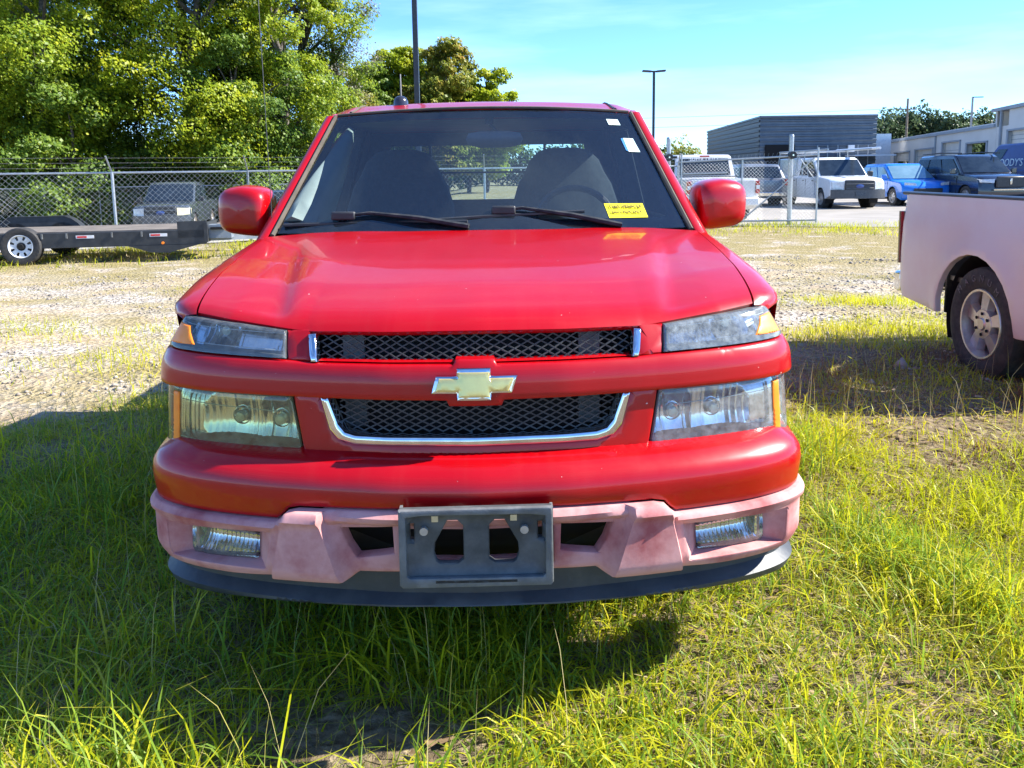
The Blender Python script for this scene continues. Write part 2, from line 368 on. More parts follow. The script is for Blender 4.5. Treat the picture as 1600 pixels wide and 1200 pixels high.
SEAT = mat('seat_cloth', (.02, .022, .026), .9, noise_scale=30, col2=(.035, .037, .042))
TRIM = mat('grey_green_trim', (.20, .26, .235), .7, noise_scale=8, col2=(.16, .21, .19))
DASH = mat('dash_plastic', (.035, .05, .06), .75, noise_scale=10, col2=(.05, .065, .075))
TAN = mat('tan_seal', (.12, .10, .08), .8, noise_scale=12, col2=(.08, .07, .055), spec=.2)

# ================================================================== RED PICKUP
TX, TY, YAW = -.0856, 1.65, R(.79)
truck = empty('pickup_truck', (TX, TY, 0), 'red pickup truck with faded pink lower bumper and empty front plate bracket, facing the camera', 'truck', rz=YAW)
WB = .822
_t = np.array([0, .25, .45, .6, .72, .82, .9, .95, .98, 1.0]); _c = np.array([0, .012, .04, .067, .095, .125, .16, .193, .235, .34])
_tt = np.linspace(0, 1, 400); _px = np.concatenate([_tt * WB, np.full(60, WB)]); _py = np.concatenate([np.interp(_tt, _t, _c), np.linspace(.345, .9, 60)])
_s = np.concatenate([[0], np.cumsum(np.hypot(np.diff(_px), np.diff(_py)))]); _sd = np.arange(0, _s[-1], .004)
_px = np.interp(_sd, _s, _px); _py = np.interp(_sd, _s, _py)
def _sm(a, k=17):
    e = np.concatenate([2 * a[0] - a[1:k // 2 + 1][::-1], a, 2 * a[-1] - a[-k // 2:-1][::-1]]); return np.convolve(e, np.ones(k) / k, 'same')[k // 2:k // 2 + len(a)]
_py2 = np.concatenate([_py[1:40][::-1], _py]); _px2 = np.concatenate([-_px[1:40][::-1], _px])
_px3 = _sm(_px2)[39:39 + len(_px)]; _py3 = _sm(_py2)[39:39 + len(_py)]
_nx = np.gradient(_px3, .004); _ny = np.gradient(_py3, .004); _L = np.hypot(_nx, _ny); _tx, _ty = _nx / _L, _ny / _L
SMAX = _sd[-10]
def x2s(x):
    a = abs(x)
    if a <= WB * .985: s = float(np.interp(a, _px3[:230], _sd[:230]))
    else: s = float(np.interp(WB * .985, _px3[:230], _sd[:230])) + (a - WB * .985)
    return math.copysign(s, x)
def P2(pts): return [(x2s(x), z) for x, z in pts]
def mapS(O, base=0):
    def f(s, z, d):
        a = abs(s); px = np.interp(a, _sd, _px3); py = np.interp(a, _sd, _py3); tx = np.interp(a, _sd, _tx); ty = np.interp(a, _sd, _ty)
        o = O(z) - base + d; sg = 1 if s >= 0 else -1
        return (sg * (px - ty * o), py + base + tx * o, z)
    return f
Ob = lambda z: float(np.interp(z, [.15, .21, .30, .36, .38, .40, .53, .56, .58, .60, .62, .635, .645, .655], [.07, .055, .06, .03, .008, 0, 0, .0, .004, .012, .026, .045, .075, .12]))
Og = lambda z: float(np.interp(z, [.60, .78, .86, .95], [.085, .10, .115, .17]))
Obc = lambda z: float(np.interp(z, [.50, .52, .545, .56, .572, .585, .60, .615, .63, .64, .648, .655], [.008, .007, .004, .002, .000, .001, .004, .012, .030, .052, .080, .12]))
MBC = mapS(Obc)
MB_, MG = mapS(Ob), mapS(Og, .085)
def off(mp, o): return lambda s, z, d: mp(s, z, d + o)
# dark core behind the front so nothing shows through
m_ = MB()
for zz in np.linspace(.24, .93, 12): pass
core = [[Vector(MG(s, z, .10)) for s in np.linspace(-.98, .98, 50)] for z in (.60, .66, .72, .78, .84, .90, .925)]
core2 = [[Vector(MB_(s, z, .16)) for s in np.linspace(-.9, .9, 50)] for z in (.26, .36, .44, .52, .60)]
MB().grid(core).grid(core2).build('inner_support', DARK, truck)
# bumper cover
plate('bumper_cover', P2([(x, z) for x, z in sym([(0, .655), (.4, .655), (.79, .655), (.93, .655), (.95, .50), (.79, .512), (.62, .511), (.455, .512), (.44, .524), (.427, .539), (.40, .545), (0, .553)])]), MBC, RED, truck, th=.02, r=.006, step=.022)
# pink lower fascia, with openings
fog = [(.748, .468), (.47, .480), (.49, .388), (.744, .382)]
intake_r = [(.31, .495), (.19, .502), (.188, .440), (.276, .426), (.295, .455)]
cent = [(-.172, .497), (.172, .497), (.172, .415), (-.172, .415)]
pk = sym([(0, .550), (.40, .542), (.424, .536), (.437, .521), (.452, .509), (.62, .508), (.79, .510), (.95, .497), (.93, .33), (.80, .347), (.767, .353), (.6, .358), (.472, .370), (.292, .378), (.27, .392), (.171, .396), (0, .396)])
_xa = np.linspace(0, .95, 200); _x2tab = (np.array([x2s(v) for v in _xa]), _xa)
def pinkfn(s, z):   # trapezoid blocks stand proud, upper lip rolls out
    x = abs(s) if abs(s) < .2 else float(np.interp(abs(s), _x2tab[0], _x2tab[1])); d = 0
    l = np.interp(z, [.378, .52], [.292, .336]); rr = np.interp(z, [.374, .535], [.474, .436])
    if x > .15:
        blk = min(1, max(0, (x - l) / .010)) * min(1, max(0, (rr - x) / .010)); d -= .024 * blk
    if x < l: d += .018 * min(1, max(0, (.515 - z) / .01)) * min(1, (l - x) / .02)
    top = np.interp(x, [0, .42, .455, .95], [.545, .535, .508, .50]); d -= .012 * math.exp(-((z - top + .010) / .010) ** 2)
    d -= .010 * math.exp(-((z - .362) / .010) ** 2) * (x > .47)
    return d
CR = []
for z_ in np.arange(.372, .54, .006):
    l_ = float(np.interp(z_, [.378, .52], [.292, .336])); r__ = float(np.interp(z_, [.374, .535], [.474, .436]))
    for x_ in (l_, l_ + .010, r__, r__ - .010): CR += [(x_, z_), (-x_, z_)]
plate('lower_bumper', P2(pk), MB_, PINK, truck, th=.03, r=.004, step=.009, crease=P2(CR), holes=[P2(fog), P2(mir(fog)), P2(intake_r), P2(mir(intake_r)), P2(cent)], fn=pinkfn)
# recess pockets round fog lamps / intakes : walls from opening rim back to smaller rim
def pocket(rim, back, depth, mpf, m, name):
    A = resample(P2(rim), .05); n = len(A); mb = MB()
    a0 = resample(P2(rim), 9); 
    Bk = []
    B0 = P2(back)
    A0 = P2(rim)
    V = []; Fc = []; K = 8
    for i in range(4):
        for k in range(K):
            t = k / K
            V.append(mpf(*(np.array(A0[i]) * (1 - t) + np.array(A0[(i + 1) % 4]) * t), .004))
            V.append(mpf(*(np.array(B0[i]) * (1 - t) + np.array(B0[(i + 1) % 4]) * t), depth))
    N = 4 * K
    for i in range(N):
        j = (i + 1) % N; Fc.append((2 * i, 2 * i + 1, 2 * j + 1, 2 * j))
    b = len(V)
    return MB().add(V, Fc).build(name, m, truck, 30)
lampq = [(.700, .462), (.526, .473), (.530, .398), (.704, .386)]
for sgn in (1, -1):
    q = (lambda p: p) if sgn > 0 else mir
    pocket(q(fog), q(lampq), .050, MB_, PINK, 'fog_light_recess')
    fl = plate('fog_light', P2(q(inset(lampq[::-1], .002))), off(MB_, .030), glassy('lamp_lens', (.94, .95, .92), .06, nscale=40, haze=.22, haze_col=(.62, .66, .60), minfac=.06), truck, th=.01, r=.004, step=.02)
    def flut(s, z): return .012 * math.cos(abs(s) * 2 * math.pi / .013) * .05 + .05 * ((z - .43) / .04) ** 2 * -.5 + .03
    plate('reflector', P2(q(lampq[::-1])), off(MB_, .045), CHROME, fl, th=.01, r=0, step=.0035, fn=flut)
# dark backing of intakes
for pol in (intake_r, mir(intake_r)):
    pass
plate('intake_shelf', P2(sym([(0, .418), (.315, .418), (.315, .398), (0, .398)])), lambda s, z, d: MB_(s, z - .0, .03 + d + (z - .398) * .8), PINK, truck, th=.01, r=.002, step=.03)
plate('intake_upper_panel', P2(sym([(0, .535), (.30, .535), (.30, .492), (0, .492)])), off(MB_, .045), PINK, truck, th=.01, r=.002, step=.03)
# air dam
MDAM = mapS(lambda z: .09 - .015 * (z < .3), .078)
plate('air_dam', P2(sym([(0, .385), (.45, .372), (.75, .345), (.93, .34), (.93, .258), (.80, .258), (.65, .267), (.5, .275), (.24, .283), (0, .286)])), lambda s, z, d: MDAM(s, z, d - .012 * math.exp(-((z - .284) / .012) ** 2)), DAM, truck, th=.02, r=.006, step=.02)
# grille zone : red surround (one moulding) with two openings
def arc(cx, cy, r, a0, a1, n=6): return [(cx + r * math.cos(R(a0 + (a1 - a0) * i / n)), cy + r * math.sin(R(a0 + (a1 - a0) * i / n))) for i in range(n + 1)]
up_o = [(-.395, .914), (.395, .914), (.376, .845), (-.376, .845)]
lo_in = [(.340, .774), (.317, .714), (.301, .696), (.277, .6895), (.2, .688), (0, .6875)]
lo_o = [(.360, .774), (.338, .700), (.318, .677), (.278, .667), (.15, .6665), (0, .666)]
sur_top = sym([(0, .925), (.41, .922), (.462, .918), (.446, .853), (0, .853)])
plate('upper_grille_surround', P2(sur_top), MG, RED, truck, th=.03, r=.005, step=.025, holes=[P2([(x, min(z, .9145)) for x, z in [(-.404, .914), (.404, .914), (.385, .840), (-.385, .840)]])] if False else [P2([(-.402, .913), (.402, .913), (.386, .856), (-.386, .856)])])
plate('lower_grille_surround', P2(sym([(0, .779), (.431, .779), (.402, .632), (.385, .622), (0, .622)])), MG, RED, truck, th=.03, r=.006, step=.025, holes=[P2(sym([(0, .774)] + lo_o))] )
# main bar with badge boss
def barfn(s, z):
    t = (z - .812) / .04; return .016 * max(0, t - .45) ** 1.2 + .004 * max(0, -t)
bar = sym([(0, .863), (.046, .863), (.051, .851), (.37, .851), (.45, .855), (.80, .862), (.93, .862), (.93, .776), (.80, .774), (.43, .774), (.066, .771), (.060, .758), (0, .758)])
plate('grille_bar', P2(bar), off(MG, -.018), RED, truck, th=.05, r=.006, step=.012, fn=barfn)
# badge : cross shaped emblem with slanted ends
bt = [(-.0935, .795), (-.0835, .829), (-.0385, .829), (-.0385, .8445), (.0345, .8445), (.0345, .829), (.0925, .829), (.079, .795), (.0345, .795), (.0345, .781), (-.0375, .781), (-.0375, .795)]
bd = plate('badge', P2([(x * 1.04, .8125 + (z - .8125) * 1.1) for x, z in bt]), off(MG, -.036), CHROME, truck, th=.012, r=.003, step=.012)
plate('badge_face', P2([(x * .95, .8125 + (z - .8125) * .88) for x, z in bt]), off(MG, -.0385), GOLD, bd, th=.004, r=.003, step=.012)
# chrome trims
plate('lower_chrome_trim', P2([(x, z) for x, z in lo_o] + [(-x, z) for x, z in reversed(lo_o[:-1])] + [(-x, z) for x, z in lo_in[:-1]] + [(x, z) for x, z in reversed(lo_in)]), off(MG, -.010), CHROME, truck, th=.03, r=.0065, step=.008)
for sgn in (1, -1):
    q = (lambda p: p) if sgn > 0 else mir
    plate('upper_chrome_trim', P2(q([(.386, .913), (.404, .911), (.386, .853), (.369, .853)])), off(MG, -.008), CHROME, truck, th=.02, r=.004, step=.02)
# mesh grilles : real diamond strands
MESHM = mat('grille_mesh_plastic', (.030, .034, .040), .35, noise_scale=30, col2=(.055, .06, .065))
def gmesh(name, poly, o, zc0, zc1):
    mb = MB(); px_, pz_ = .0315, .0155
    us = [p[0] for p in poly]; xs0, xs1 = min(us), max(us)
    for sg in (1, -1):
        k = -60
        while k < 60:
            # zigzag-free straight strand  z = sg*(x-k*px)*pz/px
            pts = []
            xx = xs0
            seg = []
            while xx <= xs1 + 1e-6:
                z = zc0 + sg * (xx - k * px_) * pz_ / px_
                if zc0 - .005 <= z <= zc1 + .005 and inside([(xx, z)], poly)[0]: seg.append((xx, z))
                else:
                    if len(seg) > 1: pts.append(seg)
                    seg = []
                xx += px_ / 4
            if len(seg) > 1: pts.append(seg)
            for sgm in pts: mb.tube([MG(x2s(a), b, o) for a, b in sgm], .0021, 4, cap=False)
            k += 1
    return mb
g1 = gmesh('x', [(-.388, .916), (.388, .916), (.372, .845), (-.372, .845)], .022, .845, .916).build('upper_grille_mesh', MESHM, truck); g1['kind'] = 'stuff'
g2 = gmesh('x', [(x, z) for x, z in sym([(0, .774)] + lo_in)], .026, .683, .774).build('lower_grille_mesh', MESHM, truck); g2['kind'] = 'stuff'
for (a, b, zz) in ((-.39, .39, .915), (-.36, .36, .775)):
    MB().tube([MG(x2s(x), zz, .02) for x in np.linspace(a, b, 20)], .006, 6).build('grille_rim', BLK, truck)
# radiator supports visible through the mesh
for x in (-.29, .27): MB().box((x, Ob(.6) + .20, .80), (.05, .02, .24)).build('support_post', GREYP, truck)
MB().box((0, .265, .79), (.62, .01, .2)).build('radiator', mat('radiator_fins', (.02, .022, .025), .6, noise_scale=60, col2=(.035, .035, .04)), truck)
# headlights
LENS = glassy('headlamp_lens', (.95, .97, .97), .06, nscale=45, haze=.10, haze_col=(.66, .70, .66), minfac=.06)
LENSR = glassy('sunlit_hazy_lens', (.95, .97, .97), .08, nscale=45, haze=.23, haze_col=(.66, .72, .72), minfac=.06)  # right-hand lenses: extra pale haze stands in for sun falling on them
LENSY = glassy('yellowed_lens', (.90, .93, .66), .06, nscale=45, haze=.22, haze_col=(.48, .52, .26), minfac=.06)
REFM = mat('lamp_reflector', (.86, .88, .90), .16, metal=1, noise_scale=20, col2=(.78, .8, .82))
HOUS = mat('lamp_housing', (.10, .11, .11), .4, noise_scale=20, col2=(.16, .17, .17))
upq = [(.449, .858), (.463, .917), (.60, .928), (.74, .935), (.80, .936), (.86, .932), (.875, .866), (.80, .864)]
loq = [(.408, .630), (.436, .7715), (.80, .772), (.872, .770), (.868, .628), (.80, .612), (.765, .612), (.6, .618)]
for sgn in (1, -1):
    q = (lambda p: p) if sgn > 0 else mir
    for nm, pq, lm in (('upper_headlight', upq, LENSR if sgn > 0 else LENS), ('lower_headlight', loq, LENSR if sgn > 0 else LENSY)):
        zc = .895 if 'upper' in nm else .692
        oo = -.012 if 'upper' in nm else 0.0
        hl = plate(nm, P2(q(pq)), off(MG, .004 + oo), lm, truck, th=.006, r=.006, step=.015)
        if area(P2(pq)) > 0: pin = inset(P2(pq), .007)
        else: pin = inset(P2(pq)[::-1], .007)
        pin = [(sgn * a, b) for a, b in pin]
        plate('housing', P2(q(pq)), off(MG, .013 + oo), HOUS, hl, th=.05, r=0, step=.03, holes=[pin])
        bulbs = (.60, .49) if 'lower' in nm else (.665,)
        rr = (.085, .07) if 'lower' in nm else (.05,)
        def refl(s, z, bulbs=bulbs, rr=rr, zc=zc):
            x = abs(s) * .985; d = .0
            for bx, r_ in zip(bulbs, rr):
                e = math.hypot((x - bx) / 1.25, z - zc) / r_; d = max(d, .035 * (1 - min(1, e) ** 2))
            if all(abs(x - bx) > .022 for bx in bulbs): d += .0026 * math.cos(x * 2 * math.pi / (.0165 if len(bulbs) > 1 else .011))
            d += .010 * min(1, abs(z - zc - (.0 if len(bulbs) > 1 else 0)) / .065) ** 4
            return d
        plate('reflector', pin, off(MG, .035), REFM if 'lower' in nm else mat('lamp_bowl', (.52, .58, .64), .2, metal=1, noise_scale=12, col2=(.36, .42, .48)), hl, th=.004, r=0, step=.0042 if 'lower' in nm else .0055, fn=refl)
        for bx, r_ in zip(bulbs, rr):
            c = Vector(MG(x2s(sgn * bx), zc + .006, .055)); MB().lathe([(.0, -.012), (.011, -.010), (.014, 0), (.014, .018)], Matrix.Translation(c) @ Matrix.Rotation(R(90), 4, 'Z'), 14).build('bulb', mat('bulb_glass', (.75, .72, .5), .15, coat=1, noise_scale=40, col2=(.6, .58, .4)), hl)
            MB().lathe([(.020, -.002), (.022, -.004), (.024, 0), (.024, .01)], Matrix.Translation(c + Vector((0, .012, 0))) @ Matrix.Rotation(R(90), 4, 'Z'), 18).build('bulb_shield', CHROME, hl)
        mk_q = [(.70, zc - .018), (.728, zc + .008), (.738, zc + .022), (.79, zc + .026), (.79, zc - .020)] if 'upper' in nm else [(.742, zc - .062), (.742, zc + .066), (.764, zc + .066), (.764, zc - .062)]
        plate('marker_reflector', P2(q(mk_q)), off(MG, .001 + oo), ORANGE, hl, th=.004, r=.003, step=.012)
        for zz in ((zc + .018, zc - .018) if 'upper' in nm else (zc + .045, zc - .048)):
            MB().tube([MG(x2s(sgn * x), zz + (x - .6) * .03, .0065) for x in np.linspace(.47, .79, 10)], .0011, 4).build('lens_ridge', mat('lens_ridge', (.6, .64, .62), .3, noise_scale=30, col2=(.5, .52, .5)), hl)
# plate bracket
BR = empty('x', (0, 0, 0), '', ''); bpy.data.objects.remove(BR)
def mapP(s, z, d): return (s, -.040 + d + .0 * z, z)
keyh = [(.028, .452), (.028, .528), (.040, .540), (.062, .540), (.090, .488), (.092, .465), (.086, .447), (.080, .443), (.04, .443)]
hand = [(.134, .535), (.143, .535), (.143, .498), (.134, .498)]
pb = plate('plate_bracket', [(-.163, .571), (.163, .574), (.165, .408), (.160, .402), (-.158, .399), (-.163, .405)], mapP, mat('dusty_black_plastic', (.045, .05, .052), .6, noise_scale=14, col2=(.10, .105, .105)), truck, th=.012, r=.004, step=.02,
           holes=[keyh, mir(keyh), hand, mir(hand)], fn=lambda s, z: .013 * min(1, max(0, (min(.148 - abs(s), .556 - z, z - .420)) / .004)))
plate('bracket_frame', [(-.164, .573), (.164, .576), (.166, .407), (.160, .400), (-.158, .398), (-.165, .404)], lambda s, z, d: (s, -.049 + d, z), GREYP, pb, th=.008, r=.003, step=.008, holes=[[(-.149, .557), (-.115, .561), (.115, .561), (.149, .557), (.149, .425), (.143, .420), (-.143, .420), (-.149, .425)]])
MB().box((0, -.022, .405), (.31, .03, .012)).box((.163, -.022, .487), (.006, .028, .165)).box((-.161, -.022, .487), (.006, .028, .165)).build('bracket_rim', GREYP, pb)
for x in (-.111, .104):
    MB().cyl((x, -.044, .524), (x, -.034, .524), .009, 12).build('screw', STEEL, pb)
    MB().box((x * .78, -.042, .553), (.014, .008, .013)).build('clip', mat('clip_metal', (.6, .55, .35), .4, metal=.6, noise_scale=30, col2=(.5, .45, .3)), pb)
MB().box((0, -.046, .412), (.175, .006, .006)).build('bottom_tab', BLK, pb)
# ---- hood
GX = lambda y: float(np.interp(y, [.30, .45, .60, .80, 1.0, 1.12], [.695, .712, .724, .736, .746, .750]))
HR = lambda s: float(np.interp(s, [0, .012, .03, .06, .12, .22, .45, .75, .95], [0, .012, .024, .038, .055, .080, .115, .148, .168]))
def yf(x): return float(np.interp(abs(x), [0, .2, .38, .46, .6, .70, .75], [.150, .160, .193, .216, .268, .322, .36]))
def zf(x): return float(np.interp(abs(x), [0, .3, .40, .47, .6, .70, .75], [.921, .918, .917, .924, .936, .945, .950]))
def zrr(x): return float(np.interp(abs(x), [0, .4, .6, .75], [1.090, 1.089, 1.082, 1.072]))
def hoodz(x, y):
    s = max(0, y - yf(x)); smax = 1.12 - yf(x); k = (zrr(x) - zf(x)) / HR(smax)
    z = zf(x) + HR(s) * k
    xc = .455 + .13 * min(1, s / .72); f = 1 - sstep(.45, .88, s)
    g = float(1 / (1 + math.exp(-(abs(x) - xc) / .012)))
    z -= .018 * g * f * float(sstep(0.0, .06, s)) * math.exp(-max(0, abs(x) - xc) / .14)
    return z
def mirror_stations(a): return sorted(set([round(-v, 5) for v in a] + [round(v, 5) for v in a]))
us = mirror_stations(list(np.concatenate([np.linspace(0, .55, 12), np.linspace(.56, .86, 26), np.linspace(.87, 1, 6)])))
rows = []
ss = [0, .012, .03, .045, .06, .08, .1, .13] + list(np.linspace(.16, 1, 26))
row = []
for u in us:
    x = u * GX(yf(u * .7)); row.append((x, yf(x) + .022, zf(x) - .014))
rows.append(row)
row = []
for u in us:
    x = u * GX(yf(u * .7)); row.append((x, yf(x) + .004, zf(x) - .008))
rows.append(row)
for v in ss:
    row = []
    for u in us:
        x = u * .70
        for _ in range(3):
            y = yf(x) + (1.12 - yf(x)) * v; x = u * GX(y)
        row.append((x, y, hoodz(x, y)))
    rows.append(row)
rows.append([(x, y + .004, z - .02) for x, y, z in rows[-1]])
for rw in rows:   # folded side edges
    x, y, z = rw[0]; x2, y2, z2 = rw[-1]
    rw.insert(0, (x - .001, y, z - .012)); rw.append((x2 + .001, y2, z2 - .012))
MB().grid(rows).build('hood', RED, truck, 50)
# ---- fenders, doors and bed sides
YS = list(np.linspace(.30, 1.30, 26))
def sidex(z): return float(np.interp(z, [.25, .45, .7, .9, 1.05], [.800, .822, .828, .822, .800]))
arch_c, arch_r = (.86, .33), .385
def archpts(c, r, z0, n=14):
    a0 = math.degrees(math.asin((z0 - c[1]) / r)); return [(c[0] + r * math.cos(R(a)), c[1] + r * math.sin(R(a))) for a in np.linspace(a0, 180 - a0, n)]
for sgn in (1, -1):
    P = []
    for y in YS:
        gx = GX(y) + .007; gz = hoodz(GX(y), y); w = float(np.interp(y, [.30, .33, .36, .40, .45, .6, .9], [.752, .776, .790, .800, .806, .812, .820])); zlo = .932 if y < .46 else .86
        zt = gz - .004
        f = float(np.interp(y, [.30, .45, .8], [.35, .7, 1.0]))
        P.append([(sgn * gx, y, gz - .016), (sgn * gx, y, zt), (sgn * (gx * .6 + w * .4), y, zt - .002 - .003 * f), (sgn * (gx * .28 + w * .72), y, zt - .012 * f - .004), (sgn * (gx * .1 + w * .9), y, zt - .030 * f - .006), (sgn * w, y, max(zlo, zt - .062 * f - .010)), (sgn * (w + .002), y, zlo), (sgn * (w + .004), y, zlo if y < .5 else .80)])
    P = [[(x_, max(y_, float(np.interp(abs(x_), [.70, .75, .775, .79, .80, .83], [.318, .350, .374, .405, .435, .47]))) if z_ > .90 or y_ < .5 else y_, z_) for x_, y_, z_ in r_] for r_ in P]
    if sgn > 0: P = [r_[::-1] for r_ in P]
    fd = MB().grid(P).build('fender', RED, truck, 50)
    q = lambda y, z, d, sgn=sgn: (sgn * (sidex(z) - .004 - d), y, z)
    sp_ = [(.48, .805), (1.28, .805), (1.28, .33), (1.24, .33)] + archpts(arch_c, arch_r, .335) + [(.475, .33), (.46, .6)]
    plate('fender_side', sp_, q, RED, fd, th=.03, r=.006, step=.06, flip=(sgn < 0))
    dr = plate('door', [(1.29, .33), (1.29, 1.065), (2.44, 1.075), (2.44, .33)], lambda y, z, d, sgn=sgn: (sgn * (sidex(z) + .004 - d), y, z), RED, truck, th=.03, r=.008, step=.08, flip=(sgn < 0))
    MB().box((sgn * .838, 2.30, .93), (.02, .16, .03)).build('door_handle', RED, dr, bevel=.006)
    plate('cab_side', [(2.448, .33), (2.448, 1.075), (2.74, 1.075), (2.74, .33)], lambda y, z, d, sgn=sgn: (sgn * (sidex(z) + .002 - d), y, z), RED, truck, th=.03, r=.006, step=.08, flip=(sgn < 0))
# cab upper structure
def glass(x, z):
    t = (z - 1.085) / .46; return 1.07 + .62 * t + (.10 * (1 - t) + .07 * t) * (x / (.735 - .135 * t)) ** 2
def gw(t): return .728 - .122 * t
def gz(t, u): return 1.080 + .462 * t - .022 * t * u * u
gp = [[(gw(t) * u, glass(gw(t) * u, gz(t, u)), gz(t, u)) for u in np.linspace(-1, 1, 25)] for t in np.linspace(0, 1, 13)]
WG = glassy('windshield_glass', (.74, .86, .92), .012, nscale=160, haze=.022, haze_col=(.40, .48, .55), fres=1.55, minfac=.12)
ws = MB().grid(gp).build('windshield', WG, truck, 60)
# frit band (black ceramic border) just inside the glass
def gin(u, t, d): x = gw(t) * u; z = gz(t, u); return (x, glass(x, z) + .003 + d, z - .002)
FR = [(-1, 0), (1, 0), (1, 1), (-1, 1)]
holeF = [(-.93, .10), (-.90, .085), (.90, .085), (.93, .10), (.945, .90), (.90, .925), (-.90, .925), (-.945, .90)]
plate('frit_band', FR, gin, mat('black_ceramic', (.012, .016, .02), .25, noise_scale=20, col2=(.02, .024, .03)), ws, th=.001, r=0, step=.05, holes=[holeF])
for sgn in (1, -1):
    MB().tube([(sgn * (gw(t) + .008), glass(gw(t), gz(t, 1)) - .004, gz(t, 1) + .002) for t in np.linspace(-.02, 1, 12)], .0085, 6).build('windshield_seal', TAN, ws)
MB().tube([(gw(1) * u, glass(gw(1) * u, gz(1, u)) - .001, gz(1, u) + .006) for u in np.linspace(-1, 1, 20)], .006, 6).build('windshield_seal', TAN, ws)
for sgn in (1, -1):
    # A pillar skin
    rowsP = []
    for t in np.linspace(-.06, 1.0, 14):
        x = gw(t) + .014; y = glass(gw(t), gz(t, 1)) ; z = gz(t, 1)
        wd = .052 - .012 * t
        rowsP.append([(sgn * (x + .004), y + .012, z - .001), (sgn * (x + .006), y - .002, z + .004), (sgn * (x + .016), y - .004, z + .006), (sgn * (x + .034), y + .006, z + .006), (sgn * (x + wd), y + .035, z + .002), (sgn * (x + wd + .006), y + .08, z - .012), (sgn * (x + wd * .95), y + .10, z - .03)])
    if sgn < 0: rowsP = [r_[::-1] for r_ in rowsP]
    MB().grid(rowsP).build('a_pillar', RED, truck, 50)
    # cant rail over door and B pillar
    MB().tube([(sgn * .640, 1.80, 1.512), (sgn * .655, 1.90, 1.525), (sgn * .662, 2.1, 1.532), (sgn * .662, 2.5, 1.525), (sgn * .655, 2.70, 1.50)], [.006, .022, .030, .032, .03], 8).build('roof_rail', RED, truck, 60)
    MB().box((sgn * .725, 2.61, 1.29), (.04, .24, .50), ry=sgn * R(-16)).build('b_pillar', RED, truck, bevel=.01)
    MB().box((sgn * .705, 2.475, 1.28), (.075, .02, .52), ry=sgn * R(-16)).box((sgn * .640, 2.15, 1.495), (.03, .75, .05)).build('inner_door_frame_trim', SEAT, truck)
    sw = mk('side_window', [(sgn * .785, 1.36, 1.075), (sgn * .785, 2.47, 1.085), (sgn * .672, 2.47, 1.51), (sgn * .665, 1.86, 1.515)], [(0, 1, 2, 3)], glassy('side_glass', (.55, .65, .62), .02, haze=.02, minfac=.05), truck, 0)
    MB().tube([(sgn * .79, 1.30, 1.075), (sgn * .79, 2.47, 1.085)], .010, 6).build('window_seal', BLK, truck)
# roof
def roofz(x, y):
    f = sstep(1.66, 2.15, y) * .062 - .03 * sstep(2.35, 2.74, y)
    return 1.548 + f - .020 * (x / .62) ** 2 - .018 * float(sstep(.59, .67, abs(x)))
ry_ = [0, .01, .03, .06, .1] + list(np.linspace(.15, 1, 18))
P = []
xsr = mirror_stations(list(np.linspace(0, .54, 8)) + [.552, .560, .568, .58, .60, .625, .645, .66])
def yfr(x): return 1.682 + .075 * (x / .62) ** 2
P.append([(x, yfr(x) + .01, roofz(x, 1.66) - .020) for x in xsr])
for v in ry_: P.append([(x, yfr(x) + (2.74 - yfr(x)) * v, roofz(x, yfr(x) + (2.74 - yfr(x)) * v) - (.008 if v == 0 else 0) - (.007 if abs(abs(x) - .560) < .002 else 0)) for x in xsr])
P.append([(x, 2.75, roofz(x, 2.74) - .05) for x in xsr])
MB().grid(P).build('roof', RED, truck, 50)
for sgn in (1, -1):
    MB().tube([(sgn * .556, yfr(.556) + .01 + 1.0 * v, roofz(.556, yfr(.556) + v) + .0015) for v in np.linspace(0.0, .98, 12)], .0065, 6).build('roof_channel', BLK if sgn > 0 else TAN, truck)
MB().grid([[(x, y, 1.505 + .0 * x) for x in (-.63, 0, .63)] for y in (1.74, 2.2, 2.72)]).build('headliner', TRIM, truck)
# rear wall with window opening
plate('cab_back', [(-.80, .35), (.80, .35), (.80, 1.08), (.665, 1.52), (-.665, 1.52), (-.80, 1.08)], lambda x, z, d: (x, 2.735 - d, z), RED, truck, th=.03, r=.004, step=.15, holes=[[(-.60, 1.13), (.60, 1.13), (.54, 1.44), (-.54, 1.44)]], back=True)
rw = mk('rear_window', [(-.61, 2.72, 1.125), (.61, 2.72, 1.125), (.55, 2.72, 1.445), (-.55, 2.72, 1.445)], [(0, 1, 2, 3)], glassy('rear_glass', (.80, .90, .88), .02, haze=.02, minfac=.05), truck, 0)
MB().box((0, 2.715, 1.285), (.62, .012, .01)).box((-.31, 2.715, 1.285), (.014, .014, .31)).box((.31, 2.715, 1.285), (.014, .014, .31)).build('slider_frame', BLK, rw)
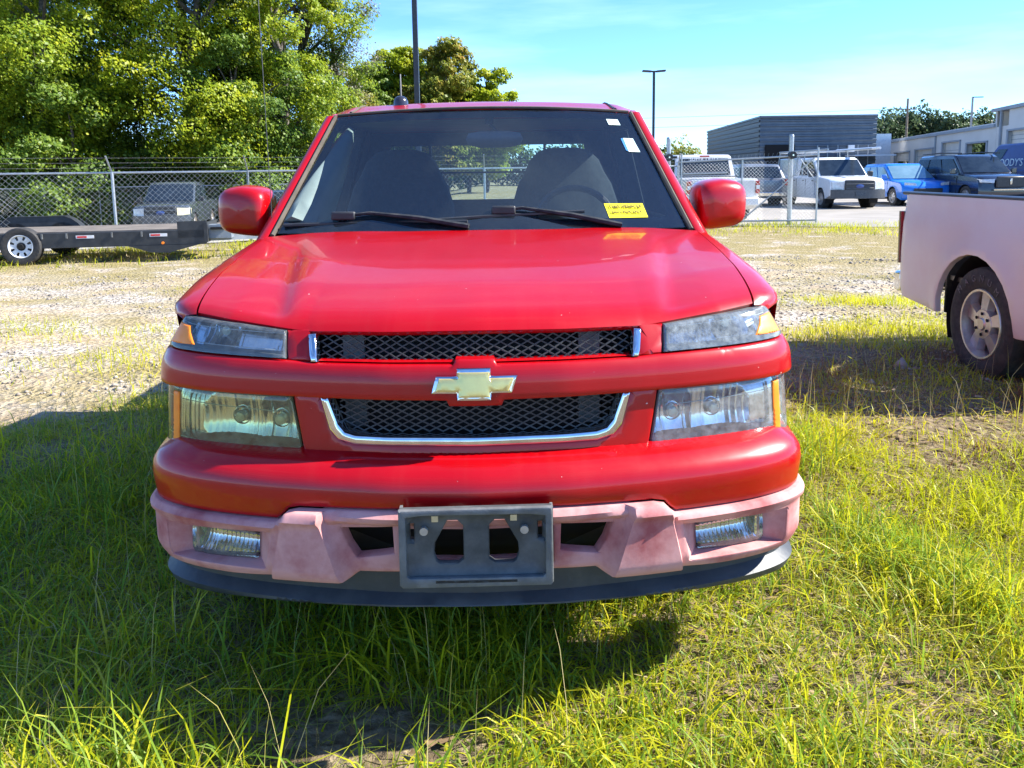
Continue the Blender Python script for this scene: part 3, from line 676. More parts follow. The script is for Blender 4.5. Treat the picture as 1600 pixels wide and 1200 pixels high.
# interior
MB().grid([[(x, 1.13 + .10 * abs(x) ** 2 + v * .42, 1.062 - .02 * v + .015 * math.sin(v * 3)) for x in np.linspace(-.74, .74, 15)] for v in np.linspace(0, 1, 6)] + [[(x, 1.60, .85) for x in np.linspace(-.74, .74, 15)]]).build('dashboard', DASH, truck)
MB().tube([(.37 + .14 * math.cos(a) * .95 * 0 + .165 * math.cos(a), 1.60 + .07 * math.sin(a) * -1 * -1, 1.06 + .155 * math.sin(a)) for a in np.linspace(0, 2 * math.pi, 28)], .014, 8, cap=False).box((.37, 1.60, 1.05), (.28, .03, .05)).build('steering_wheel', BLK, truck)
for x in (-.43, .39):
    st = MB()
    prof = [(0.18, .60, .27), (.18, .95, .275), (.20, 1.12, .265), (.215, 1.22, .235), (.225, 1.28, .20), (.23, 1.34, .175), (.235, 1.385, .13), (.238, 1.40, .08)]
    rws = []
    for dy, z, hw in prof:
        rws.append([(x + hw * a, 2.0 + dy + .5 * (z - .6) * .3 + b, z) for a, b in ((-1, .05), (-.92, -.01), (-.5, -.035), (0, -.04), (.5, -.035), (.92, -.01), (1, .05), (.9, .11), (0, .12), (-.9, .11), (-1, .05))])
    st.grid(rws); st.add([rws[-1][i] for i in range(10)], [tuple(range(10))])
    st.box((x, 2.0, .62), (.52, .5, .16)); st.build('seat', SEAT, truck, 60)
MB().box((0, 1.85, .62), (.22, .5, .30)).build('console', DASH, truck, bevel=.02)
for sgn in (1, -1):
    MB().box((sgn * .775, 1.95, .80), (.02, 1.25, .52)).build('door_panel', TRIM, truck, bevel=.01)
    if sgn < 0: MB().tube([(sgn * (gw(t) - .06), glass(gw(t), gz(t, 1)) + .08, gz(t, 1) - .01) for t in np.linspace(0, .9, 8)], [.085, .085, .08, .072, .062, .05, .036, .02], 6).build('pillar_trim_reflection', TRIM, truck, 60)  # left pillar trim, swollen so its pale shape also stands for a reflection
MB().box((0, 2.68, .86), (1.5, .02, .5)).build('rear_trim', SEAT, truck)
plate('rear_inner_panel', [(-.78, .7), (.78, .7), (.76, 1.08), (.63, 1.50), (-.63, 1.50), (-.76, 1.08)], lambda x, z, d: (x, 2.69 + d, z), SEAT, truck, th=.01, r=0, step=.2, holes=[[(-.58, 1.14), (.58, 1.14), (.52, 1.43), (-.52, 1.43)]])
for s_ in (1, -1): MB().box((s_ * .690, 2.58, 1.28), (.02, .28, .50), ry=s_ * R(-16)).build('b_pillar_trim', SEAT, truck)
MB().box((0, 2.0, .50), (1.5, 1.5, .02)).build('cab_floor', SEAT, truck)
irm = MB().tube([(.025, 1.665, 1.50), (.03, 1.655, 1.475), (.06, 1.60, 1.44)], .008, 6).build('mirror_stem', BLK, truck)
MB().box((.025, 1.672, 1.497), (.035, .012, .035)).build('mirror_button', BLK, irm)
P = [[(.045 + .115 * a * math.sqrt(max(0, 1 - .75 * abs(b) ** 4)), 1.585 + dy, 1.415 + .033 * b) for a in np.linspace(-1, 1, 9)] for (b, dy) in ((-1, .01), (-.7, -.008), (0, -.014), (.7, -.008), (1, .01))]
MB().grid(P).build('inside_mirror', mat('mirror_shell', (.11, .13, .15), .35, noise_scale=20, col2=(.14, .16, .18)), truck, 60)
# stickers
def ongl(u0, x, z): return (x, glass(x, z) - .004, z)
def sticker(nm, quad, m, par): return mk(nm, [ongl(0, *p) for p in quad], [(0, 1, 2, 3)], m, par, 0)
YEL = mat('yellow_sign', (.95, .82, .01), .5, noise_scale=12, col2=(.88, .74, .01))
sg_ = sticker('dash_sign', [(.449, 1.118), (.590, 1.117), (.580, 1.164), (.437, 1.166)], YEL, ws)
sg_['label'] = 'yellow notice sign behind the windshield'
Mt = Matrix.Translation((.512, glass(.512, 1.153) - .009, 1.155)) @ Matrix.Rotation(R(9.7), 4, 'Z') @ Matrix.Rotation(R(36.6), 4, 'X')
BRN = mat('faded_print', (.05, .035, .004), .6, noise_scale=30, col2=(.08, .055, .006))
text_mesh('THIS VEHICLE', .0205, BRN, 'lettering', sg_, Mt, .0004, bold=.0007)
text_mesh('NOT FOR SALE', .0165, BRN, 'lettering', sg_, Matrix.Translation((.514, glass(.514, 1.135) - .009, 1.137)) @ Matrix.Rotation(R(9.7), 4, 'Z') @ Matrix.Rotation(R(36.6), 4, 'X'), .0004, bold=.0006)
LST = mat('pale_sticker', (.62, .80, .78), .5, noise_scale=20, col2=(.5, .7, .7)); BST = mat('blue_sticker', (.05, .22, .55), .5, noise_scale=20, col2=(.04, .2, .5))
sticker('sticker', [(.572, 1.356), (.618, 1.354), (.600, 1.410), (.560, 1.412)], LST, ws)
sticker('sticker_edge', [(.562, 1.362), (.5705, 1.358), (.5585, 1.412), (.550, 1.410)], BST, ws)
sticker('sticker', [(.512, 1.469), (.561, 1.467), (.553, 1.492), (.505, 1.494)], LST, ws)
# cowl + wipers
MB().grid([[(x, 1.10 + .06 * (x / .73) ** 2 + v * .07, 1.060 + .004 * v) for x in np.linspace(-.74, .74, 13)] for v in (0, 1)]).build('cowl', BLK, truck)
WIP = mat('wiper_black', (.018, .022, .028), .75, spec=.15, noise_scale=30, col2=(.05, .05, .052))
def wiper(piv, a, clip, bl, br):
    w = MB().tube([piv, tuple((np.array(piv) + np.array(a)) / 2 + np.array([0, -.012, .006])), a, clip], [.017, .015, .010, .009], 6, flat=.6).build('wiper_arm', WIP, truck)
    MB().box(clip, (.085, .026, .03)).build('wiper_clip', BLK, w, bevel=.006)
    MB().tube([bl, tuple((np.array(bl) + np.array(br)) / 2 + np.array([0, .008, .002])), br], .0065, 6).build('wiper_blade', BLK, w)
wiper((-.045, 1.085, 1.100), (-.395, 1.165, 1.147), (-.49, 1.165, 1.138), (-.705, 1.178, 1.107), (-.05, 1.100, 1.116))
wiper((.486, 1.115, 1.094), (.14, 1.150, 1.158), (.075, 1.145, 1.151), (-.175, 1.112, 1.121), (.36, 1.150, 1.142))
# whip antenna and roof dome
an = MB().tube([(-.757, 1.22, 1.085), (-.770, 1.255, 1.50), (-.783, 1.29, 1.90), (-.788, 1.31, 2.08)], .0014, 5).build('antenna', BLK, truck)
MB().cyl((-.757, 1.22, 1.07), (-.757, 1.22, 1.10), .009, 8).build('antenna_base', BLK, an)
dm = MB().lathe([(0.0005, .036), (.014, .034), (.026, .026), (.033, .010), (.034, -.02)], Matrix.Translation((-.378, 2.02, 1.596)) @ Matrix.Rotation(R(-90), 4, 'Y'), 18).build('roof_antenna', mat('dome_black', (.02, .02, .03), .2, coat=.5, noise_scale=30, col2=(.03, .03, .04)), truck, 60)
MB().tube([(-.380, 2.06, 1.62), (-.384, 2.09, 1.735)], [.004, .003], 6).build('antenna_mast', GREYP, dm)
# door mirrors
def mirror_housing(sgn):
    xs_ = []
    # rounded box built by superellipse sections along y (front -> rear)
    secs = [(0, .05, .05), (.0025, .40, .40), (.007, .62, .62), (.016, .80, .79), (.032, .915, .905), (.06, .97, .965), (.11, 1.0, 1.0), (.17, 1.0, .99), (.185, .97, .96)]
    rws = []
    for dy, sx, sz in secs:
        row = []
        for k in range(29):
            a = 2 * math.pi * k / 28; e = .5
            cx = math.copysign(abs(math.cos(a)) ** e, math.cos(a)); cz = math.copysign(abs(math.sin(a)) ** e, math.sin(a))
            x = .902 + .102 * sx * cx; z = 1.148 + .091 * sz * cz
            z += (x - .90) * .10 * (cz < 0) + .010 * (cz > 0) * (1 - abs(cx))
            row.append((sgn * x, 1.30 + dy + (x - .90) * .25, z))
        rws.append(row if sgn > 0 else row[::-1])
    mb = MB().grid(rws); c = [(p[0], p[1], p[2]) for p in rws[0][:-1]]
    mb.add(c, [tuple(range(len(c)))])
    o = mb.build('door_mirror', RED, truck, 60)
    o2 = MB().add([(p[0], p[1] - .012, p[2]) for p in rws[-1][:-1]], [tuple(range(28))]).build('mirror_glass', CHROME, o)
    MB().tube([(sgn * .755, 1.33, 1.075), (sgn * .80, 1.36, 1.080), (sgn * .86, 1.38, 1.095)], [.035, .032, .03], 8, flat=.7).build('mirror_arm', mat('faded_arm', (.45, .28, .26), .6, noise_scale=10, col2=(.4, .2, .2)) if sgn > 0 else BLK, o, 60)
mirror_housing(1); mirror_housing(-1)
# bed
def bed(root, paint, y0, y1, ax, side_shift=0, railm=BLK, arch=.40, lampm=None, top=1.06):
    for sgn in (1, -1):
        ap = archpts((ax, .33), arch, .335)
        sp2 = [(y0, .35), (y0, top), (y1, top), (y1, .42), (y1 - .10, .36), (ax + arch + .02, .33)] + ap + [(ax - arch - .02, .33)]
        def q(y, z, d, sgn=sgn):
            r2 = (y - ax) ** 2 + (z - .33) ** 2; fl = .018 * math.exp(-((math.sqrt(r2) - arch) / .09) ** 2)
            return (sgn * (sidex(z) + .012 + fl - .03 * float(sstep(y1 - .10, y1, y)) - d), y, z)
        bs = plate('bed_side', sp2, q, paint, root, th=.03, r=.008, step=.05, flip=(sgn < 0))
        MB().tube([(sgn * .79, y0, top + .006), (sgn * .79, y1, top + .006)], .026, 8, flat=.55).build('bed_rail_cap', railm, bs)
        MB().tube([(sgn * .788, y1 + .004, .60), (sgn * .792, y1 + .006, .98)], .034, 8).build('tail_light', lampm or REDL, bs, 60)
        MB().well(arch + .015, -.30, -.045, Matrix.Translation((sgn * .80, ax, .33)) if sgn > 0 else Matrix.Translation((sgn * .80, ax, .33)) @ Matrix.Rotation(math.pi, 4, 'Z')).build('wheel_well', DARK, bs)
        MB().box((sgn * .735, (y0 + y1) / 2, .93), (.02, y1 - y0 - .02, .26)).build('bed_inner_wall', paint, bs)
        MB().box((sgn * .50, ax, .52), (.02, 2 * arch + .1, .62)).box((sgn * .62, ax + arch + .05, .52), (.26, .02, .40)).build('wheel_well_back', DARK, bs)
    MB().box((0, (y0 + y1) / 2, .56), (1.46, y1 - y0 - .06, .03)).build('bed_floor', BLK, root)
    MB().box((0, y0 + .015, .80), (1.5, .03, .50)).build('bed_front_wall', paint, root)
    tg = MB().box((0, y1 - .01, .80), (1.50, .05, .50)).build('tailgate', paint, root, bevel=.01)
    MB().box((0, y1 + .02, .97), (.2, .02, .06)).build('tailgate_handle', BLK, tg, bevel=.005)
    MB().box((0, y1 + .09, .45), (1.56, .12, .15)).build('rear_bumper', CHROME if paint is not RED else RED, root, bevel=.02)
def wheel(root, x, y, z, sgn, r=.33, w=.22, spokes=5, face=ALLOY, letters=None, detail=True, name='wheel'):
    M = Matrix.Translation((x, y, z)) @ (Matrix.Identity(4) if sgn > 0 else Matrix.Rotation(math.pi, 4, 'Z'))
    rr = r * .62
    e = bpy.data.objects.new(name, None); link(e, root)
    MB().lathe([(rr, -w), (r * .93, -w), (r, -w * .88), (r, -w * .14), (r * .975, -w * .05), (r * .93, -.004), (r * .84, .006), (r * .72, .002), (rr, -.012)], M, 40 if detail else 24).build('tyre', RUB, e, 40)
    mb = MB().lathe([(rr + .002, -w), (rr + .002, -.014), (rr - .004, -.004), (rr - .016, -.006), (rr - .02, -.03), (rr - .03, -.06), (rr - .03, -w)], M, 40 if detail else 24)
    # disc with spokes
    hub = r * .27
    mb.lathe([(0.0005, -.012), (hub * .35, -.012), (hub * .42, -.020), (hub * .95, -.024), (hub, -.035), (hub, -.09)], M, 20)
    for k in range(spokes):
        a = 2 * math.pi * (k + .25) / spokes; wd = r * .20
        c = (hub * .9 + rr - .02) / 2; L = (rr - .02 - hub * .9)
        Mm = M @ Matrix.Rotation(a, 4, 'X')
        V = [Mm @ Vector(p) for p in [(-.026, hub * .85, -wd * .42), (-.026, hub * .85, wd * .42), (-.040, rr - .022, wd * .62), (-.040, rr - .022, -wd * .62), (-.07, hub * .85, -wd * .6), (-.07, hub * .85, wd * .6), (-.085, rr - .022, wd * .8), (-.085, rr - .022, -wd * .8)]]
        mb.add(V, [(3, 2, 1, 0), (0, 1, 5, 4), (1, 2, 6, 5), (2, 3, 7, 6), (3, 0, 4, 7)])
    mb.build('rim', face, e, 40)
    MB().lathe([(0.0005, -.11), (rr - .01, -.11)], M, 20).build('brake_disc', DARK, e)
    if detail:
        for k in range(6):
            a = 2 * math.pi * (k + .5) / 6; c = M @ Vector((-.019, hub * .68 * math.cos(a), hub * .68 * math.sin(a)))
            MB().cyl(c, c + (M.to_3x3() @ Vector((.004, 0, 0))), .0105, 8).build('lug_nut', DARK, e)
    if letters:
        WL = mat('tyre_letter_white', (.20, .195, .185), .8, noise_scale=60, col2=(.06, .06, .055))
        for ci, ch in enumerate(letters):
            for base in (0,):
                a = R(128 - 87.5 + ci * 17.5)
                # seen from outside (looking along -axis)
                ra = r * .80
                Mm = M @ Matrix.Translation((.0075, -ra * math.cos(a) * (1 if sgn < 0 else -1) * 1, ra * math.sin(a)))
                # basis: text x -> tangent, y -> radial
                rad = Vector((0, (-math.cos(a)) * (1 if sgn < 0 else -1), math.sin(a))); axis = Vector((1, 0, 0)); tan = rad.cross(axis)
                B = Matrix((tan, rad, axis)).transposed().to_4x4()
                # want readable from outside: x cross y = axis outward
                if tan.cross(rad).dot(axis) < 0: B = Matrix((-tan, rad, axis)).transposed().to_4x4()
                text_mesh(ch, r * .17, WL, 'letter', e, Mm @ B, .0006, bold=.0)
    return e
bed(truck, RED, 2.78, 4.62, 3.70)
for x, s in ((.79, 1), (-.79, -1)):
    for y in (.86, 3.70): wheel(truck, x, y, .33, s)
MB().box((0, 1.9, .36), (.9, 3.4, .12)).build('chassis', BLK, truck)
for s_ in (1, -1):
    MB().well(.39, -.28, -.03, Matrix.Translation((s_ * .80, .86, .33)) if s_ > 0 else Matrix.Translation((s_ * .80, .86, .33)) @ Matrix.Rotation(math.pi, 4, 'Z')).build('wheel_well', DARK, truck)
MB().box((0, .62, .60), (1.3, .7, .5)).build('engine_bay', DARK, truck)

# ================================================================== PINK PICKUP (rear part, no cab)
pt = empty('pickup_truck', (3.655, .0, -.075), 'faded pink pickup bed with alloy wheel and white tyre lettering, parked beside the red truck', 'truck', rz=R(0))
PK = PINKB
pt.rotation_euler = (0, 0, R(-1.0)); pt.location = (3.595, .10, -.02)
bed(pt, PK, 3.95, 5.75, 4.72, railm=mat('rail_cap_dark', (.02, .03, .05), .4, noise_scale=9, col2=(.035, .045, .06)), arch=.43, top=1.108, lampm=mat('smoked_red_lens', (.05, .01, .012), .2, coat=.8, noise_scale=20, col2=(.09, .015, .015)))
wheel(pt, -.79, 4.72, .33, -1, r=.355, letters='MAGNUM', face=mat('dusted_alloy', (.66, .62, .60), .35, metal=.7, noise_scale=12, col2=(.52, .44, .42)))
wheel(pt, .79, 4.72, .345, 1, r=.345)
MB().box((.35, 3.9, .46), (.10, 3.6, .14)).box((-.35, 3.9, .46), (.10, 3.6, .14)).build('chassis_rails', BLK, pt)
for x, s in ((.79, 1), (-.79, -1)): wheel(pt, x, 2.1, .335, s)
MB().box((0, 2.1, .36), (1.5, .10, .10)).build('front_axle', BLK, pt)
#@@NEXT
# ================================================================== GRASS
def blades(name, N, xr, yr, dens, hmin, hmax, w0, m, seed, kind='stuff', lean=.5, label=None):
    rng = np.random.default_rng(seed)
    x = rng.uniform(*xr, N * 4); y = rng.uniform(*yr, N * 4); p = dens(x, y); k = rng.random(N * 4) < p; x = x[k][:N]; y = y[k][:N]; n = len(x)
    # clumping : pull towards tuft centres
    cx = rng.normal(0, .022, n); cy = rng.normal(0, .022, n); g = .085
    jx = np.sin(x * 37.1) * np.cos(y * 29.3); x = np.where(rng.random(n) < .65, (np.round(x / g) + .35 * np.sin(np.round(y / g) * 12.9)) * g + cx, x); y = np.where(rng.random(n) < .65, (np.round(y / g) + .35 * np.cos(np.round(x / g) * 7.7)) * g + cy, y)
    pp = dens(x, y, True)
    h = (hmin + (hmax - hmin) * rng.beta(1.6, 2.6, n)) * pp
    z = tz(x, y) - .01; w = w0 * rng.uniform(.6, 1.3, n)
    a = rng.uniform(0, 2 * np.pi, n); ln = rng.gamma(2.0, lean / 2, n); b = rng.normal(np.pi / 2 + .1, .95, n)
    dx, dy = np.cos(a), np.sin(a); sx, sy = np.cos(b), np.sin(b)
    V = np.zeros((n, 7, 3), np.float32)
    lv = [(0, 1.0, 0), (.38, .85, .12), (.72, .6, .45), (1.0, 0, 1.0)]
    for i, (t, ww, q) in enumerate(lv):
        ux = x + dx * h * ln * q * .9; uy = y + dy * h * ln * q * .9; uz = z + h * (t - .28 * ln * q * q); uz = np.maximum(uz, z + .004 + .01 * t)
        if i < 3:
            V[:, 2 * i, 0] = ux - sx * w * ww / 2; V[:, 2 * i, 1] = uy - sy * w * ww / 2; V[:, 2 * i, 2] = uz
            V[:, 2 * i + 1, 0] = ux + sx * w * ww / 2; V[:, 2 * i + 1, 1] = uy + sy * w * ww / 2; V[:, 2 * i + 1, 2] = uz
        else: V[:, 6, 0] = ux; V[:, 6, 1] = uy; V[:, 6, 2] = uz
    T = np.array([(0, 1, 3), (0, 3, 2), (2, 3, 5), (2, 5, 4), (4, 5, 6)])
    Fc = (np.arange(n)[:, None, None] * 7 + T[None]).reshape(-1, 3)
    o = np_mesh(name, V.reshape(-1, 3), Fc, m); o['kind'] = kind
    return o
def fbm(x, y, s, seed=0):
    r = 0
    for i, (f, a) in enumerate(((1, .5), (2.1, .3), (4.3, .2))):
        r = r + a * np.sin(x * s * f * 1.13 + 1.7 * np.sin(y * s * f * .77 + seed + i) + seed) * np.cos(y * s * f * .91 + 1.3 * np.sin(x * s * f * .63 + seed * 1.7))
    return r
GRN = leafmat('grass_green', [(0, (.22, .29, .010)), (.3, (.42, .47, .012)), (.58, (.60, .58, .02)), (.78, (.60, .53, .06)), (.9, (.62, .51, .20)), (1, (.66, .56, .32))], .5, .4)
GRD = leafmat('grass_deep', [(0, (.10, .19, .022)), (.4, (.18, .30, .028)), (.7, (.28, .39, .035)), (.9, (.42, .42, .08)), (1, (.52, .45, .25))], .5, .45)
GRY = leafmat('grass_dry', [(0, (.20, .22, .03)), (.35, (.36, .33, .08)), (.6, (.46, .39, .17)), (1, (.58, .48, .30))], .35, .6)
def d_near(x, y, hh=False):
    edge = y + .5 * np.sin(x * 1.9) + .35 * np.sin(x * 4.3 + 1)
    m = 1 - sstep(4.0, 5.0, edge)
    m = m * np.where(x > 1.1, 1, np.where((x > -.9), 1 - sstep(1.9, 2.6, y) * .6, 1))
    c = .5 + 1.1 * fbm(x, y, 2.6, 3)
    # thin soil patch at the bottom centre
    bare = np.exp(-(((x + .30) / .38) ** 2 + ((y - 1.63) / .17) ** 2)); bare2 = np.exp(-(((x + 1.9) / .5) ** 2 + ((y - 3.5) / .35) ** 2)) + np.exp(-(((x - 2.3) / .9) ** 2 + ((y - 4.1) / .75) ** 2)) * 1.3
    c = np.clip(c + .35, .18, 1) * (1 - .93 * np.clip(bare, 0, 1)) * (1 - .8 * np.clip(bare2, 0, 1))
    if hh: return np.clip(.75 + .5 * fbm(x, y, 1.7, 5), .45, 1.25) * (1 - .55 * np.clip(bare, 0, 1)) * np.where(x > .9, 1.0, .92) * (1 - .35 * sstep(3.2, 4.6, y))
    return m * c
def d_tall(x, y, hh=False):
    m = d_near(x, y, hh)
    return m if hh else m * np.clip(.25 + 1.2 * fbm(x, y, 3.3, 8), .06, 1)
blades('grass', 78000, (-3.1, 3.6), (1.15, 5.2), d_near, .04, .18, .0050, GRN, 1, lean=1.3)
blades('grass', 17000, (-3.1, 3.8), (1.2, 5.2), d_tall, .14, .36, .0062, GRN, 12, lean=1.1)
blades('grass', 20000, (-3.1, 1.2), (1.3, 4.6), d_near, .05, .22, .0050, GRD, 2, lean=.9)
blades('grass', 7000, (-3.1, 1.4), (1.25, 4.6), d_tall, .16, .38, .0062, GRD, 13, lean=.9)
blades('dry_grass', 30000, (-3.1, 3.6), (1.15, 5.4), lambda x, y, hh=False: d_near(x, y, hh) * (.55 if hh else 1), .04, .22, .0036, GRY, 3, lean=1.6)
RWD = leafmat('brown_weed', [(0, (.09, .05, .03)), (.4, (.20, .10, .06)), (.7, (.30, .19, .09)), (1, (.30, .30, .08))], .3, .7)
blades('brown_weeds', 9000, (1.2, 4.2), (3.2, 5.6), lambda x, y, hh=False: np.clip(.35 + 1.1 * fbm(x, y, 2.2, 14), .05, 1) * (np.exp(-(((x - 2.4) / 1.1) ** 2 + ((y - 4.3) / 1.0) ** 2)) if not hh else 1), .05, .26, .0045, RWD, 31, lean=.8)
blades('weeds', 5000, (-3.0, 3.6), (1.3, 5.0), d_tall, .04, .12, .016, GRN, 21, lean=1.0)
blades('straw', 12000, (-3.0, 3.6), (1.2, 5.2), lambda x, y, hh=False: d_near(x, y, hh) * (.8 if hh else 1), .08, .26, .0034, GRY, 22, lean=2.6)
def d_mid(x, y, hh=False):
    c = fbm(x, y, 1.25, 9); p = sstep(.02, .22, c) * (1 - sstep(7.5, 10, y) * .75)
    blob = np.exp(-(((x - 3.8) / .9) ** 2 + ((y - 8.0) / .5) ** 2)) + np.exp(-(((x - 2.9) / 1.0) ** 2 + ((y - 6.0) / .55) ** 2)) + .8 * np.exp(-(((x + 3.9) / 1.2) ** 2 + ((y - 6.6) / .5) ** 2)) + .7 * np.exp(-(((x + 3.2) / .9) ** 2 + ((y - 5.3) / .6) ** 2))
    p = np.clip(p * .5 + blob, 0, 1)
    if hh: return .55 + .45 * p
    return p * p * (1 - sstep(9.5, 11, y)) * (.30 + .7 * sstep(-1, 2, x))
blades('grass', 42000, (-6.8, 6.8), (4.3, 11), d_mid, .03, .17, .006, GRN, 4, lean=.8)
blades('dry_grass', 52000, (-7.5, 7.5), (4.3, 13), lambda x, y, hh=False: np.clip(.25 + .9 * fbm(x, y, 1.1, 4), .02, 1) * (1 if not hh else 1), .02, .10, .006, GRY, 5, lean=1.2)
def fl_y(x): return np.interp(x, [-16, -8.3, -5.9, 4.6, 8.2, 12], [12.9, 16.7, 18.0, 21.9, 21.2, 20.5])
def d_fence(x, y, hh=False):
    d = fl_y(x) - y; p = np.exp(-((d - .7) / .9) ** 2) + .5 * np.exp(-((d - 2.4) / 1.0) ** 2)
    c = np.clip(.45 + fbm(x, y, 1.5, 6), .1, 1)
    return (.6 + .6 * c) if hh else np.clip(p * c, 0, 1)
blades('fence_line_grass', 30000, (-14, 11), (9.5, 22), d_fence, .05, .26, .014, GRN, 6, lean=.7)
blades('fence_line_dry_grass', 26000, (-14, 12), (9.5, 22), lambda x, y, hh=False: d_fence(x, y + 1.0 if hh else y + .6, hh) , .03, .16, .014, GRY, 7, lean=1.1)
# seed stalks : single tall stems
blades('grass_stalks', 900, (-2.6, 3.4), (1.3, 4.6), lambda x, y, hh=False: np.ones_like(x) * (1.0 if hh else .9), .22, .40, .0026, GRY, 8, lean=.35)
# stones on the gravel
rng = np.random.default_rng(11); n = 20000
x = rng.uniform(-8, 8, n); y = 4.6 + 9 * rng.random(n) ** 1.2; keep = (fbm(x, y, .8, 2) > -.12); x, y = x[keep], y[keep]; n = len(x); s_ = rng.gamma(2.2, .0042, n) + .003
O8 = np.array([(1, 0, 0), (-1, 0, 0), (0, 1, 0), (0, -1, 0), (0, 0, 1), (0, 0, -1)], float); F8 = np.array([(0, 2, 4), (2, 1, 4), (1, 3, 4), (3, 0, 4), (2, 0, 5), (1, 2, 5), (3, 1, 5), (0, 3, 5)])
ang = rng.uniform(0, 6.28, n); V = O8[None] * (s_[:, None, None] * rng.uniform(.6, 1.3, (n, 6, 1))); ca, sa = np.cos(ang)[:, None], np.sin(ang)[:, None]
V = np.stack([V[..., 0] * ca - V[..., 1] * sa + x[:, None], V[..., 0] * sa + V[..., 1] * ca + y[:, None], V[..., 2] * .7 + tz(x, y)[:, None] + .003], -1)
STN = leafmat('gravel_stone', [(0, (.13, .11, .09)), (.5, (.29, .25, .21)), (1, (.44, .40, .34))], 0, .9)
np_mesh('gravel', V.reshape(-1, 3), (np.arange(n)[:, None, None] * 6 + F8[None]).reshape(-1, 3), STN, kind='stuff')
# small leaf litter / twigs in the grass
n = 3000; x = rng.uniform(-2.5, 3, n); y = rng.uniform(1.3, 4.5, n); a = rng.uniform(0, 6.28, n); s_ = rng.uniform(.006, .02, n)
q = np.array([(-1, -.5), (1, -.5), (1, .5), (-1, .5)]); ca, sa = np.cos(a)[:, None], np.sin(a)[:, None]
V = np.stack([x[:, None] + s_[:, None] * (q[:, 0] * ca - q[:, 1] * sa), y[:, None] + s_[:, None] * (q[:, 0] * sa + q[:, 1] * ca), tz(x, y)[:, None] + .006 + rng.uniform(0, .012, (n, 4))], -1)
np_mesh('leaf_litter', V.reshape(-1, 3), np.arange(n * 4).reshape(-1, 4), leafmat('litter', [(0, (.10, .05, .02)), (.6, (.25, .17, .09)), (1, (.42, .33, .2))], 0, .9), kind='stuff')

# ================================================================== TREES
LM = {}
LM['yellow'] = leafmat('leaf_yellow_green', [(0, (.10, .17, .014)), (.3, (.22, .30, .018)), (.6, (.36, .42, .022)), (.87, (.50, .49, .025)), (1, (.56, .42, .03))], .5)
LM['mid'] = leafmat('leaf_mid_green', [(0, (.08, .15, .018)), (.35, (.20, .29, .022)), (.65, (.34, .41, .025)), (.88, (.46, .47, .03)), (1, (.50, .42, .04))], .48)
LM['green'] = leafmat('leaf_green', [(0, (.05, .10, .018)), (.4, (.11, .19, .028)), (.75, (.20, .29, .035)), (1, (.34, .38, .04))], .46)
LM['dark'] = leafmat('leaf_dark', [(0, (.03, .065, .016)), (.5, (.075, .13, .024)), (1, (.15, .21, .03))], .4)
LM['brown'] = leafmat('leaf_brownish', [(0, (.10, .14, .02)), (.4, (.20, .25, .03)), (.7, (.34, .31, .05)), (1, (.45, .27, .07))], .42)
LM['grey'] = leafmat('leaf_sparse_grey', [(0, (.09, .09, .07)), (.5, (.16, .15, .11)), (1, (.22, .2, .13))], .3)
BARK = mat('bark', (.07, .055, .042), .9, noise_scale=6, col2=(.15, .13, .11), bump=.5, bump_scale=20)
def leafquads(C, N, S, rng):
    n = len(C); t = np.cross(N, rng.normal(size=(n, 3))); t /= np.linalg.norm(t, axis=1)[:, None] + 1e-9; b = np.cross(N, t)
    s = S[:, None] * .5; asp = rng.uniform(.55, .9, (n, 1))
    return np.stack([C - t * s, C - b * s * asp, C + t * s, C + b * s * asp], 1)
def crown(rng, clumps, per, size, hollow=.55):
    Cs = []; Ns = []
    for (c, r) in clumps:
        k = int(per * (r[0] * r[1] * r[2]) ** .5 * 1.0) + 20
        d = rng.normal(size=(k, 3)); d /= np.linalg.norm(d, axis=1)[:, None]
        # ragged radius
        lob = 1 + .28 * np.sin(d[:, 0] * 5 + c[0] * 3) * np.cos(d[:, 2] * 6 + c[1]) + .18 * np.sin(d[:, 1] * 11 + c[2] * 2)
        rad = (hollow + (1.02 - hollow) * rng.random(k) ** .6) * lob
        Cs.append(np.array(c) + d * rad[:, None] * np.array(r)); nn = d + rng.normal(0, .9, (k, 3)); nn = nn * np.sign((nn @ np.array(SUN)))[:, None] * .8 + np.array(SUN) * .9; Ns.append(nn / np.linalg.norm(nn, axis=1)[:, None])
    C = np.concatenate(Cs); N = np.concatenate(Ns); S = size * rng.uniform(.6, 1.35, len(C))
    V = leafquads(C, N, S, rng)
    return V.reshape(-1, 3), np.arange(len(C) * 4).reshape(-1, 4)
